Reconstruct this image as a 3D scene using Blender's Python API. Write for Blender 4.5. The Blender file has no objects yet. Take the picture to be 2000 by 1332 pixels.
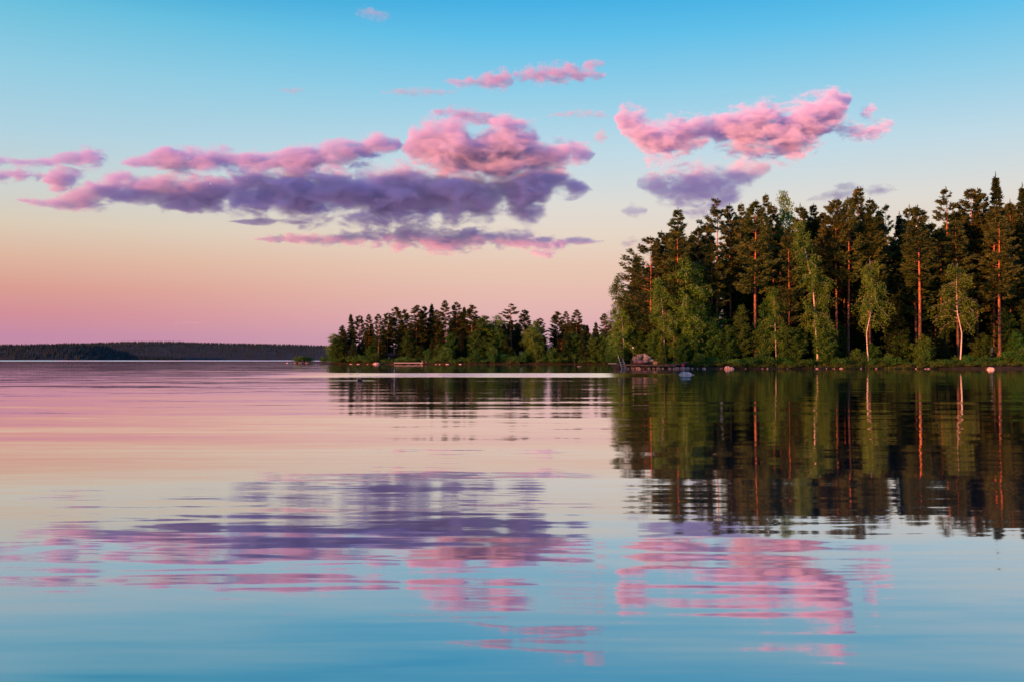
import bpy, math, random
import numpy as np
from mathutils import Vector, Matrix, noise as mnoise

C = bpy.context.scene.collection
S = bpy.context.scene
PI = math.pi
R = math.radians

# ------------------------------------------------------------------ camera
cam_d = bpy.data.cameras.new('camera'); cam = bpy.data.objects.new('camera', cam_d); C.objects.link(cam)
cam_d.sensor_width = 36; cam_d.lens = 35; cam_d.clip_start = 0.1; cam_d.clip_end = 60000
CAMZ = 1.6
cam.location = (0, 0, CAMZ); cam.rotation_euler = (R(90 + 1.06), 0, 0)
S.camera = cam
F = 1944.4; HY = 702.0                       # focal length and horizon row of the 2000 px photograph

def at(px, py, d):                           # where a thing d metres away stands
    return Vector(((px - 1000) / F * d, d, CAMZ + (HY - py) / F * d))

# ------------------------------------------------------------------ sky, sun, exposure
def lin(r, g, b, a=1.0):
    f = lambda c: (c / 255 / 12.92) if c / 255 <= 0.04045 else ((c / 255 + 0.055) / 1.055) ** 2.4
    return (f(r), f(g), f(b), a)

W = bpy.data.worlds.new('World'); S.world = W; W.use_nodes = True
nt = W.node_tree; nt.nodes.clear()
def N(tree, typ, **kw):
    n = tree.nodes.new(typ)
    for k, v in kw.items():
        if k.startswith('i_'): n.inputs[int(k[2:])].default_value = v
        else: setattr(n, k, v)
    return n
def L(tree, a, b): tree.links.new(a, b)
def ramp(tree, stops, interp='EASE'):
    n = tree.nodes.new('ShaderNodeValToRGB'); cr = n.color_ramp; cr.interpolation = interp
    while len(cr.elements) > 1: cr.elements.remove(cr.elements[-1])
    for k, (p, c) in enumerate(stops):
        e = cr.elements[0] if k == 0 else cr.elements.new(p)
        e.position = p; e.color = c
    return n
def sk(y, *c):                               # elevation of a row of the picture -> ramp position
    return (max(0, math.sin(math.atan((HY - y) / F))) ** 0.5, lin(*c))
tc = N(nt, 'ShaderNodeTexCoord'); sx = N(nt, 'ShaderNodeSeparateXYZ')
L(nt, tc.outputs['Generated'], sx.inputs[0])
mx = N(nt, 'ShaderNodeMath', operation='MAXIMUM', i_1=0.0); L(nt, sx.outputs[2], mx.inputs[0])
sq = N(nt, 'ShaderNodeMath', operation='SQRT'); L(nt, mx.outputs[0], sq.inputs[0])
top = [(0.64, lin(50, 140, 228)), (0.8, (0.045, 0.24, 0.90, 1)), (1.0, (0.055, 0.22, 0.92, 1))]
rl = ramp(nt, [sk(700, 190, 140, 166), sk(660, 196, 138, 166), sk(620, 210, 143, 152), sk(575, 218, 158, 146), sk(520, 222, 182, 160),
               sk(460, 219, 204, 184), sk(400, 206, 210, 206), sk(300, 177, 210, 224), sk(180, 146, 204, 226), sk(70, 108, 192, 221), sk(0, 68, 168, 212)] + top, 'LINEAR')
rr = ramp(nt, [sk(700, 196, 148, 172), sk(660, 212, 166, 178), sk(620, 226, 178, 178), sk(575, 230, 188, 176), sk(520, 232, 200, 180),
               sk(460, 230, 214, 198), sk(400, 222, 219, 213), sk(300, 192, 218, 230), sk(180, 146, 206, 232), sk(70, 98, 192, 233), sk(0, 72, 178, 228)] + top, 'LINEAR')
for r_ in (rl, rr): L(nt, sq.outputs[0], r_.inputs[0])
ax = N(nt, 'ShaderNodeMapRange', interpolation_type='SMOOTHSTEP'); ax.inputs[1].default_value = -0.5; ax.inputs[2].default_value = 0.05
L(nt, sx.outputs[0], ax.inputs[0])
mA = N(nt, 'ShaderNodeMix', data_type='RGBA'); L(nt, ax.outputs[0], mA.inputs[0]); L(nt, rl.outputs[0], mA.inputs[6]); L(nt, rr.outputs[0], mA.inputs[7])
# the sunset side of the sky, behind the camera
rs = ramp(nt, [(0, (1.0, 0.52, 0.26, 1)), (0.2, (0.8, 0.56, 0.40, 1)), (0.36, (0.62, 0.52, 0.48, 1)), (0.55, (0.36, 0.38, 0.50, 1)), (0.75, (0.16, 0.26, 0.55, 1)), (1.0, lin(36, 85, 205))], 'LINEAR')
L(nt, sq.outputs[0], rs.inputs[0])
by = N(nt, 'ShaderNodeMapRange', interpolation_type='SMOOTHSTEP'); by.inputs[1].default_value = 0.1; by.inputs[2].default_value = -0.7
L(nt, sx.outputs[1], by.inputs[0])
mB = N(nt, 'ShaderNodeMix', data_type='RGBA'); L(nt, by.outputs[0], mB.inputs[0]); L(nt, mA.outputs[2], mB.inputs[6]); L(nt, rs.outputs[0], mB.inputs[7])
bg = N(nt, 'ShaderNodeBackground'); bg.inputs[1].default_value = 0.447
L(nt, mB.outputs[2], bg.inputs[0]); wo = N(nt, 'ShaderNodeOutputWorld'); L(nt, bg.outputs[0], wo.inputs[0])

SUN_EL = 6.0; SUN_AZ = Vector((-0.80, -0.60))      # towards the sun: low, behind the camera and to its left
sun_d = bpy.data.lights.new('sun', 'SUN'); sun = bpy.data.objects.new('sun', sun_d); C.objects.link(sun)
sun_d.energy = 5.0; sun_d.angle = R(0.5); sun_d.color = (1.0, 0.28, 0.10)
to_sun = Vector((SUN_AZ.x * math.cos(R(SUN_EL)), SUN_AZ.y * math.cos(R(SUN_EL)), math.sin(R(SUN_EL))))
sun.rotation_euler = to_sun.to_track_quat('Z', 'Y').to_euler()

S.view_settings.view_transform = 'Standard'; S.view_settings.look = 'None'
S.view_settings.exposure = 1.16; S.view_settings.gamma = 1; S.view_settings.use_curve_mapping = False
S.cycles.use_denoising = True
S.cycles.max_bounces = 8; S.cycles.diffuse_bounces = 2; S.cycles.glossy_bounces = 3; S.cycles.transmission_bounces = 3
S.cycles.transparent_max_bounces = 24; S.cycles.volume_bounces = 3

# ------------------------------------------------------------------ helpers
def mesh(name, V, Fc, m=None, smooth=False):
    me = bpy.data.meshes.new(name)
    me.from_pydata([tuple(v) for v in V], [], Fc); me.update()
    if m: me.materials.append(m)
    if smooth: me.polygons.foreach_set('use_smooth', [True] * len(me.polygons))
    return me
def npmesh(name, V, Fc, m=None, smooth=False):       # V (n,3), Fc (m,k) arrays
    me = bpy.data.meshes.new(name); V = np.asarray(V, np.float32); Fc = np.asarray(Fc, np.int32); k = Fc.shape[1]
    me.vertices.add(len(V)); me.vertices.foreach_set('co', V.ravel())
    me.loops.add(Fc.size); me.loops.foreach_set('vertex_index', Fc.ravel())
    me.polygons.add(len(Fc)); me.polygons.foreach_set('loop_start', np.arange(0, Fc.size, k, dtype=np.int32))
    me.update(calc_edges=True); me.validate()
    if m: me.materials.append(m)
    if smooth: me.polygons.foreach_set('use_smooth', [True] * len(me.polygons))
    return me
def link(name, me, parent=None, loc=None):
    o = bpy.data.objects.new(name, me); C.objects.link(o)
    if parent: o.parent = parent
    if loc is not None: o.location = loc
    return o
def tag(o, label=None, cat=None, group=None, kind=None):
    if label: o['label'] = label
    if cat: o['category'] = cat
    if group: o['group'] = group
    if kind: o['kind'] = kind
    return o
def empty(name, loc, rz=0, s=1.0):
    o = bpy.data.objects.new(name, None); C.objects.link(o); o.empty_display_size = 0.5
    o.location = loc; o.rotation_euler = (0, 0, rz); o.scale = (s, s, s) if not hasattr(s, '__len__') else s
    return o
class MB:                                             # collects shapes of one mesh
    def __init__(s): s.V = []; s.F = []
    def add(s, V, Fc):
        b = len(s.V); s.V += [tuple(v) for v in V]; s.F += [tuple(i + b for i in f) for f in Fc]; return s
    def box(s, c, d, rot=None, bev=0.0):
        hx, hy, hz = d[0] / 2, d[1] / 2, d[2] / 2; b = min(bev, hx * .9, hy * .9, hz * .9)
        P = []
        if b <= 0:
            P = [(x * hx, y * hy, z * hz) for x in (-1, 1) for y in (-1, 1) for z in (-1, 1)]
            Fs = [(0, 1, 3, 2), (4, 6, 7, 5), (0, 4, 5, 1), (2, 3, 7, 6), (0, 2, 6, 4), (1, 5, 7, 3)]
        else:
            prof = []
            for z, i in ((-hz, b), (-hz + b, 0), (hz - b, 0), (hz, b)):
                x, y = hx - i, hy - i
                prof.append([(x - b, -y, z), (x, -y + b, z), (x, y - b, z), (x - b, y, z), (-x + b, y, z), (-x, y - b, z), (-x, -y + b, z), (-x + b, -y, z)])
            for r in prof: P += r
            Fs = [tuple(range(7, -1, -1)), tuple(range(24, 32))]
            for k in range(3):
                for j in range(8):
                    a = k * 8 + j; c2 = k * 8 + (j + 1) % 8; Fs.append((a, c2, c2 + 8, a + 8))
        M = rot if rot is not None else Matrix.Identity(3)
        return s.add([(M @ Vector(p)) + Vector(c) for p in P], Fs)
    def tube(s, pts, rad, n=8, cap=True):
        pts = [Vector(p) for p in pts]
        rad = rad if hasattr(rad, '__len__') else [rad] * len(pts)
        V = []; Fs = []
        for i, p in enumerate(pts):
            t = (pts[min(i + 1, len(pts) - 1)] - pts[max(i - 1, 0)]).normalized()
            u = t.cross(Vector((0, 0, 1)) if abs(t.z) < .95 else Vector((1, 0, 0))).normalized(); w = t.cross(u)
            for k in range(n):
                a = 2 * PI * k / n; V.append(p + (u * math.cos(a) + w * math.sin(a)) * rad[i])
        for i in range(len(pts) - 1):
            for k in range(n):
                a = i * n + k; b = i * n + (k + 1) % n; Fs.append((a, a + n, b + n, b))
        if cap: Fs.append(tuple(range(n))); Fs.append(tuple(range(len(pts) * n - 1, (len(pts) - 1) * n - 1, -1)))
        return s.add(V, Fs)
    def obj(s, name, m, parent=None, smooth=False, loc=None): return link(name, mesh(name, s.V, s.F, m, smooth), parent, loc)

def mat(name, rough=0.8, spec=0.3):
    m = bpy.data.materials.new(name); m.use_nodes = True; t = m.node_tree
    p = t.nodes['Principled BSDF']; p.inputs['Roughness'].default_value = rough; p.inputs['Specular IOR Level'].default_value = spec
    return m, t, p
def noise_mat(name, c1, c2, scale=3.0, rough=0.85, spec=0.25, detail=5, bump=0.0, bscale=None, obj_rand=0.0, co='Object', lo=0.35, hi=0.65):
    m, t, p = mat(name, rough, spec)
    tcn = N(t, 'ShaderNodeTexCoord'); nz = N(t, 'ShaderNodeTexNoise'); nz.inputs['Scale'].default_value = scale; nz.inputs['Detail'].default_value = detail
    L(t, tcn.outputs[co], nz.inputs['Vector'])
    r = ramp(t, [(lo, (*c1, 1)), (hi, (*c2, 1))], 'LINEAR'); L(t, nz.outputs['Fac'], r.inputs[0])
    out = r.outputs[0]
    if obj_rand:
        oi = N(t, 'ShaderNodeObjectInfo'); mr = N(t, 'ShaderNodeMapRange'); mr.inputs[3].default_value = 1 - obj_rand; mr.inputs[4].default_value = 1 + obj_rand
        L(t, oi.outputs['Random'], mr.inputs[0])
        h = N(t, 'ShaderNodeHueSaturation'); L(t, out, h.inputs['Color']); L(t, mr.outputs[0], h.inputs['Value']); out = h.outputs[0]
    L(t, out, p.inputs['Base Color'])
    if bump:
        n2 = N(t, 'ShaderNodeTexNoise'); n2.inputs['Scale'].default_value = bscale or scale * 3; n2.inputs['Detail'].default_value = 6
        L(t, tcn.outputs[co], n2.inputs['Vector']); b = N(t, 'ShaderNodeBump'); b.inputs['Strength'].default_value = bump; b.inputs['Distance'].default_value = 0.1
        L(t, n2.outputs['Fac'], b.inputs['Height']); L(t, b.outputs[0], p.inputs['Normal'])
    return m
import bmesh
def ico(sub):
    b = bmesh.new(); bmesh.ops.create_icosphere(b, subdivisions=sub, radius=1.0)
    V = np.array([v.co[:] for v in b.verts]); Fc = np.array([[v.index for v in f.verts] for f in b.faces]); b.free(); return V, Fc
IV, IF = ico(2)
AMP_LONG, AMP_MID, AMP_FINE = 0.040, 0.034, 0.016
CL_DENS, CL_STEP, CL_ANI = 0.021, 28.0, -0.35
CL_ALB = (0.70, 0.75, 1.0)
WS_H0, WS_H1, WS_TOP = 20, 32, 15
# ------------------------------------------------------------------ lake bed and water
def big_sheet(name, z, m, ext=30000):
    me = mesh(name, [(-ext, -ext, z), (ext, -ext, z), (ext, ext, z), (-ext, ext, z)], [(0, 1, 2, 3)], m)
    return link(name, me)
M_bed = noise_mat('lake_bed', (0.03, 0.025, 0.015), (0.07, 0.055, 0.035), 0.2, co='Object')
tag(big_sheet('ground', -3.0, M_bed), 'dark lake bed under the water', kind='structure')

m = bpy.data.materials.new('lake_water'); m.use_nodes = True; t = m.node_tree; t.nodes.clear(); M_water = m
geo = N(t, 'ShaderNodeNewGeometry'); sp = N(t, 'ShaderNodeSeparateXYZ'); L(t, geo.outputs['Position'], sp.inputs[0])
def math_(op, a, b=None, c=None, clamp=False):
    n = N(t, 'ShaderNodeMath', operation=op); n.use_clamp = clamp
    for i, v in enumerate((a, b, c)):
        if v is None: continue
        if isinstance(v, (int, float)): n.inputs[i].default_value = v
        else: L(t, v, n.inputs[i])
    return n.outputs[0]
def waves(sxv, syv, detail, seed, rough=0.5, dist=0.0):          # signed noise field, stretched along the crests
    mp = N(t, 'ShaderNodeMapping'); mp.inputs['Scale'].default_value = (sxv, syv, 1); mp.inputs['Location'].default_value = (seed * 17.3, seed * 9.1, 0)
    mp.inputs['Rotation'].default_value = (0, 0, R(2 + seed * 1.7))
    L(t, geo.outputs['Position'], mp.inputs['Vector'])
    nz = N(t, 'ShaderNodeTexNoise', noise_dimensions='2D'); nz.inputs['Scale'].default_value = 1; nz.inputs['Detail'].default_value = detail
    nz.inputs['Roughness'].default_value = rough; nz.inputs['Distortion'].default_value = dist
    L(t, mp.outputs[0], nz.inputs['Vector'])
    return math_('SUBTRACT', nz.outputs['Fac'], 0.5)
def band(v, a, b, c, d):                                          # 1 between b and c, fading to 0 at a and d
    m1 = N(t, 'ShaderNodeMapRange', interpolation_type='SMOOTHSTEP'); m1.inputs[1].default_value = a; m1.inputs[2].default_value = b; L(t, v, m1.inputs[0])
    m2 = N(t, 'ShaderNodeMapRange', interpolation_type='SMOOTHSTEP'); m2.inputs[1].default_value = d; m2.inputs[2].default_value = c; L(t, v, m2.inputs[0])
    return math_('MULTIPLY', m1.outputs[0], m2.outputs[0])
X, Y = sp.outputs[0], sp.outputs[1]
w_long = waves(0.05, 0.42, 2, 1)            # slow undulations
w_mid = waves(0.22, 1.7, 3, 2, 0.55)        # ripples
w_fine = waves(1.1, 7.0, 2, 3, 0.5)         # small ripples near the camera
w_rip = waves(0.45, 4.0, 2, 4, 0.5)
w_side = waves(0.6, 2.2, 2, 5)
patch = waves(0.006, 0.03, 3, 7)            # where a breath of wind touches the surface
# slopes towards the camera (y) and across (x)
pm = N(t, 'ShaderNodeMapRange'); pm.inputs[1].default_value = -0.15; pm.inputs[2].default_value = 0.2; pm.inputs[3].default_value = 0.45; pm.inputs[4].default_value = 1.5
L(t, patch, pm.inputs[0])
sl = math_('ADD', math_('MULTIPLY', w_long, AMP_LONG), math_('ADD', math_('MULTIPLY', w_mid, AMP_MID), math_('MULTIPLY_ADD', w_fine, AMP_FINE, math_('MULTIPLY', w_rip, 0.013))))
sl = math_('MULTIPLY', sl, pm.outputs[0])
# ruffled lanes of water: a bright one across the bay and one out on the open lake
edge = math_('MULTIPLY', patch, 22.0)
Yw = math_('ADD', Y, math_('MULTIPLY', w_side, 2.0))
lane = math_('MULTIPLY', band(Yw, 88, 94, 117, 121), band(math_('ADD', X, edge), -30, -14, 11, 15))
far1 = math_('MULTIPLY', band(Y, 130, 190, 20000, 25000), band(X, -9000, -8000, -66, -58))
lake2 = band(Y, 900, 1300, 20000, 25000)
wake = math_('MULTIPLY', band(math_('ADD', Y, math_('MULTIPLY', w_side, .8)), 75.0, 75.6, 76.4, 77.0), band(X, -14.6, -13.4, -11.2, -9.8))
bias = math_('ADD', math_('MULTIPLY', wake, .05), math_('ADD', math_('MULTIPLY', lane, 0.052), math_('MULTIPLY', lake2, 0.13)))
ruf = math_('MULTIPLY', waves(2.5, 9.0, 3, 11), math_('ADD', math_('MULTIPLY', lane, 0.05), math_('MULTIPLY', far1, 0.03)))
swell = math_('MULTIPLY', math_('MULTIPLY', waves(0.22, 1.0, 2, 13, 0.4, 0.6), 0.05), band(Y, 1, 2, 7, 13))
near = math_('MULTIPLY', math_('MULTIPLY', waves(0.45, 3.1, 2, 17, 0.5, 0.8), 0.034), band(Y, 1, 2, 8, 16))
swell = math_('ADD', swell, near)
sly = math_('ADD', math_('ADD', math_('ADD', sl, swell), ruf), bias)
sly = math_('MULTIPLY', sly, -1.0)
slx = math_('MULTIPLY', w_side, 0.004)
cb = N(t, 'ShaderNodeCombineXYZ', i_2=1.0); L(t, slx, cb.inputs[0]); L(t, sly, cb.inputs[1])
nm = N(t, 'ShaderNodeVectorMath', operation='NORMALIZE'); L(t, cb.outputs[0], nm.inputs[0])
gl = N(t, 'ShaderNodeBsdfGlossy'); gl.inputs['Roughness'].default_value = 0.035
lw = N(t, 'ShaderNodeFresnel'); lw.inputs[0].default_value = 1.33
fr = N(t, 'ShaderNodeMapRange'); fr.inputs[1].default_value = 0.15; fr.inputs[2].default_value = 0.65; fr.inputs[3].default_value = 0.52; fr.inputs[4].default_value = 0.96
L(t, lw.outputs[0], fr.inputs[0])
L(t, nm.outputs[0], gl.inputs['Normal'])
body = N(t, 'ShaderNodeBsdfDiffuse'); body.inputs[0].default_value = (0.012, 0.03, 0.04, 1)
mxs = N(t, 'ShaderNodeMixShader'); L(t, fr.outputs[0], mxs.inputs[0]); L(t, body.outputs[0], mxs.inputs[1]); L(t, gl.outputs[0], mxs.inputs[2])
gl.inputs[0].default_value = (0.97, 0.98, 1.0, 1)
om = N(t, 'ShaderNodeOutputMaterial'); L(t, mxs.outputs[0], om.inputs[0])
tag(big_sheet('water', 0.0, M_water), 'calm lake water mirroring the sky and the trees', kind='structure')
# ------------------------------------------------------------------ land: height sheets that dip under the water
def fbm(x, y, s, seed=0, o=4):
    return mnoise.fractal(Vector((x / s, y / s, seed * 5.3)), 1.0, 2.0, o)
def poly_sdf(P, poly):                                  # >0 inside
    P = np.asarray(P, float); A = np.asarray(poly, float); B = np.roll(A, -1, 0)
    d = np.full(len(P), 1e9); ins = np.zeros(len(P), bool)
    for a, b in zip(A, B):
        ab = b - a; tt = np.clip(((P - a) @ ab) / (ab @ ab), 0, 1); d = np.minimum(d, np.hypot(*(P - a - tt[:, None] * ab).T))
        c = ((a[1] > P[:, 1]) != (b[1] > P[:, 1])) & (P[:, 0] < (b[0] - a[0]) * (P[:, 1] - a[1]) / (b[1] - a[1] + 1e-12) + a[0]); ins ^= c
    return np.where(ins, d, -d)
SHORE = [(18.5, 183), (22, 176.5), (26, 173.5), (32, 173), (45, 172.5), (62, 173), (80, 171.5), (100, 172), (125, 168), (170, 170), (230, 190), (260, 260),
         (240, 420), (120, 455), (20, 440), (-30, 405), (-58, 366), (-66, 351), (-64, 344), (-52, 341), (-36, 339), (-22, 336), (-6, 338), (12, 341), (34, 343), (52, 330), (54, 290), (46, 240), (34, 205), (22, 188)]
def land_h(xs, ys, poly, bank=0.55, rise=0.02, top=2.2, seed=0, amp=0.35):
    sd = poly_sdf(np.stack([xs, ys], 1), poly); h = np.empty(len(xs))
    for i in range(len(xs)):
        n = fbm(xs[i], ys[i], 9, seed); n2 = fbm(xs[i], ys[i], 2.5, seed + 2, 2); d = sd[i] + n * 0.8
        h[i] = (min(1, d / 1.1) * bank + min(top, max(0, d) * rise) + n * amp * min(1, d / 6) + n2 * .1) if d > 0 else max(-2.9, d * 0.45)
    return h
def land(name, poly, x0, x1, y0, y1, step, m, **kw):
    nx = int((x1 - x0) / step) + 1; ny = int((y1 - y0) / step) + 1
    gx, gy = np.meshgrid(np.linspace(x0, x1, nx), np.linspace(y0, y1, ny)); gx = gx.ravel(); gy = gy.ravel()
    h = land_h(gx, gy, poly, **kw)
    idx = np.arange(nx * ny).reshape(ny, nx)
    Fc = np.stack([idx[:-1, :-1].ravel(), idx[:-1, 1:].ravel(), idx[1:, 1:].ravel(), idx[1:, :-1].ravel()], 1)
    keep = h[Fc].max(1) > -1.2
    return link(name, npmesh(name, np.stack([gx, gy, h], 1), Fc[keep], m, True))
M_soil = noise_mat('forest_floor', (0.018, 0.024, 0.008), (0.05, 0.045, 0.02), 0.7, bump=0.5, co='Object')
tag(land('terrain', SHORE, -74, 262, 160, 460, 2.4, M_soil, seed=1), 'low wooded shore with a mossy bank', kind='structure')
def ground(x, y):
    return float(land_h(np.array([x], float), np.array([y], float), SHORE, seed=1)[0])

# islet on the left, in front of the far shore
ISL = [(-97, 440), (-92, 437), (-86, 437), (-80, 439), (-74, 441), (-66, 440), (-62, 446), (-74, 450), (-90, 450)]
tag(land('islet_terrain', ISL, -102, -58, 432, 455, 0.8, noise_mat('islet_ground', (0.02, 0.025, 0.012), (0.05, 0.045, 0.03), 1.2), bank=0.22, rise=0.05, top=.4, seed=6, amp=0.25), 'low rocky islet off the wooded point', kind='structure')

# far shore: two wooded ridges
def ridge(name, x0, x1, y0, y1, prof, step, m, seed):
    nx = int((x1 - x0) / step) + 1; ny = int((y1 - y0) / step) + 1; V = []
    for j in range(ny):
        y = y0 + (y1 - y0) * j / (ny - 1); v = j / (ny - 1)
        for i in range(nx):
            x = x0 + (x1 - x0) * i / (nx - 1)
            px = x / y1 * F + 1000
            H = max(0.0, (HY - np.interp(px, [p[0] for p in prof], [p[1] for p in prof])) / F * y1 - 9.5)
            s = math.sin(min(1, v * 1.02) * PI / 2) ** 0.8
            z = -1.5 + (H + 2.5) * s * (1 + 0.16 * fbm(x, y, 420, seed) * (1 - v)) if v > 0 else -2
            V.append((x, y, z))
    idx = np.arange(nx * ny).reshape(ny, nx)
    Fc = np.stack([idx[:-1, :-1].ravel(), idx[:-1, 1:].ravel(), idx[1:, 1:].ravel(), idx[1:, :-1].ravel()], 1)
    o = link(name, npmesh(name, V, Fc, m, True)); return o, np.array(V), nx, ny
P_far = [(-1500, 676), (-400, 672), (0, 674), (150, 671), (250, 665.5), (345, 664.5), (400, 667), (480, 668.5), (560, 670), (640, 673), (760, 676), (1000, 675), (1600, 672), (3200, 678)]
P_near = [(-1500, 682), (-200, 672), (0, 671), (60, 671.5), (150, 669.5), (180, 668.5), (215, 674), (262, 688), (290, 699), (320, 704), (3200, 706)]
M_hill = noise_mat('hill_floor', (0.006, 0.014, 0.008), (0.014, 0.022, 0.010), 0.02, co='Object')
def far_tree_protos():
    out = []
    for k in range(4):
        rnd = random.Random(40 + k); V = []; Fs = []
        nl = 4; H = 1.0
        for j in range(nl):
            zb = j / nl * .85; r = 0.20 * (1 - j / (nl + .6)) * rnd.uniform(.8, 1.25); n = 6; b = len(V)
            for q in range(n):
                a = 2 * PI * q / n + rnd.random(); rr = r * rnd.uniform(.7, 1.3); V.append((rr * math.cos(a), rr * math.sin(a), zb + rnd.uniform(-.03, .03)))
            V.append((0, 0, zb + .42 * (1 - .4 * j / nl)))
            Fs += [(b + q, b + (q + 1) % n, b + n) for q in range(n)]
        out.append((np.array(V), np.array(Fs)))
    return out
FP = far_tree_protos()
def forest_mass(name, pts, m, label, hs=(10, 19), seed=0, cat='wood'):
    rnd = random.Random(seed); Vs = []; Fs = []; b = 0
    for (x, y, z) in pts:
        V, Fc = FP[rnd.randrange(4)]; h = rnd.uniform(*hs); w = h * rnd.uniform(.9, 1.4)
        Vs.append(V * np.array([w, w, h]) + np.array([x, y, z - 1])); Fs.append(Fc + b); b += len(V)
    return tag(link(name, npmesh(name, np.concatenate(Vs), np.concatenate(Fs), m)), label, cat, kind='stuff')
M_fartree = noise_mat('far_conifers', (0.008, 0.026, 0.026), (0.016, 0.036, 0.030), 0.012, co='Object')
def sample(Vg, nx, ny, n, seed, px_lim=None):
    rnd = random.Random(seed); out = []; G = Vg.reshape(ny, nx, 3)
    while len(out) < n:
        fy = rnd.random() ** 0.8 * (ny - 1.001); fx = rnd.random() * (nx - 1.001); j = int(fy); i = int(fx)
        p = G[j, i] * (1 - fx + i) * (1 - fy + j) + G[j, i + 1] * (fx - i) * (1 - fy + j) + G[j + 1, i] * (1 - fx + i) * (fy - j) + G[j + 1, i + 1] * (fx - i) * (fy - j)
        if p[2] > 0.4: out.append(tuple(p))
    return out
o, Vg, nx, ny = ridge('hills', -2600, 1500, 2900, 3700, P_far, 40, M_hill, 3); tag(o, 'far ridge across the lake', kind='structure')
forest_mass('forest', sample(Vg, nx, ny, 16000, 3), M_fartree, 'dark blue green conifer wood covering the far ridge', hs=(6.5, 10), seed=3)
o, Vg, nx, ny = ridge('hills', -2200, -900, 2350, 2750, P_near, 30, M_hill, 4); tag(o, 'nearer dark ridge at the left', kind='structure')
forest_mass('forest', sample(Vg, nx, ny, 5000, 4), M_fartree, 'near-black conifer wood on the nearer ridge at the left edge', hs=(8, 13), seed=4)

# shore added out of frame at the left to cast shade: its wood keeps the last sun off the lower halves of the trees
WS = [(-70, -230), (-130, -120), (-190, -30), (-260, 60), (-330, 150), (-400, 240), (-470, 330), (-620, 330), (-520, 150), (-380, -40), (-220, -260)]
tag(land('shade_shore_terrain', WS, -640, -60, -270, 340, 10, M_soil, seed=8, rise=0.2, top=WS_TOP), 'unseen wooded shore added to shade the trees', kind='structure')
rnd = random.Random(12); wp = []
while len(wp) < 5200:
    k = rnd.random(); x = -75 - 400 * k + rnd.uniform(-115, -3); y = -225 + 560 * k + rnd.uniform(-20, 20)
    if poly_sdf([(x, y)], WS)[0] > 3: wp.append((x, y, 0.8 + min(WS_TOP, 0.2 * poly_sdf([(x, y)], WS)[0])))
forest_mass('forest', wp, M_fartree, 'unseen spruce wood added to shade the trees in view', hs=(WS_H0, WS_H1), seed=5)
# ------------------------------------------------------------------ trees
def foliage_mat(name, c1, c2, transl=0.25, rand=0.25, hue=0.02):
    m, t, p = mat(name, 0.7, 0.15)
    g = N(t, 'ShaderNodeNewGeometry'); tcn = N(t, 'ShaderNodeTexCoord')
    nz = N(t, 'ShaderNodeTexNoise'); nz.inputs['Scale'].default_value = 0.9; nz.inputs['Detail'].default_value = 3; L(t, tcn.outputs['Object'], nz.inputs['Vector'])
    ri = N(t, 'ShaderNodeMath', operation='MULTIPLY_ADD', i_1=0.5, i_2=-0.25); L(t, g.outputs['Random Per Island'], ri.inputs[0])
    ad = N(t, 'ShaderNodeMath', operation='ADD'); L(t, nz.outputs['Fac'], ad.inputs[0]); L(t, ri.outputs[0], ad.inputs[1])
    r = ramp(t, [(0.3, (*c1, 1)), (0.75, (*c2, 1))], 'LINEAR'); L(t, ad.outputs[0], r.inputs[0])
    oi = N(t, 'ShaderNodeObjectInfo'); mr = N(t, 'ShaderNodeMapRange'); mr.inputs[3].default_value = 1 - rand; mr.inputs[4].default_value = 1 + rand
    L(t, oi.outputs['Random'], mr.inputs[0])
    mh = N(t, 'ShaderNodeMapRange'); mh.inputs[3].default_value = 0.5 - hue; mh.inputs[4].default_value = 0.5 + hue; 
    fr_ = N(t, 'ShaderNodeMath', operation='FRACT'); ml = N(t, 'ShaderNodeMath', operation='MULTIPLY', i_1=13.7); L(t, oi.outputs['Random'], ml.inputs[0]); L(t, ml.outputs[0], fr_.inputs[0]); L(t, fr_.outputs[0], mh.inputs[0])
    h = N(t, 'ShaderNodeHueSaturation'); L(t, r.outputs[0], h.inputs['Color']); L(t, mr.outputs[0], h.inputs['Value']); L(t, mh.outputs[0], h.inputs['Hue'])
    L(t, h.outputs[0], p.inputs['Base Color'])
    tr = N(t, 'ShaderNodeBsdfTranslucent'); L(t, h.outputs[0], tr.inputs[0]); mx_ = N(t, 'ShaderNodeMixShader'); mx_.inputs[0].default_value = transl
    L(t, p.outputs[0], mx_.inputs[1]); L(t, tr.outputs[0], mx_.inputs[2]); L(t, mx_.outputs[0], t.nodes['Material Output'].inputs[0])
    return m
M_pine = foliage_mat('pine_needles', (0.034, 0.068, 0.014), (0.105, 0.145, 0.032))
M_spruce = foliage_mat('spruce_needles', (0.014, 0.042, 0.012), (0.046, 0.088, 0.022))
M_birchl = foliage_mat('birch_leaves', (0.06, 0.18, 0.016), (0.165, 0.33, 0.040), 0.4)
M_alder = foliage_mat('alder_leaves', (0.022, 0.090, 0.014), (0.070, 0.18, 0.028), 0.3)
M_shrub = foliage_mat('shrub_leaves', (0.022, 0.092, 0.014), (0.075, 0.20, 0.028), 0.3)
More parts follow.
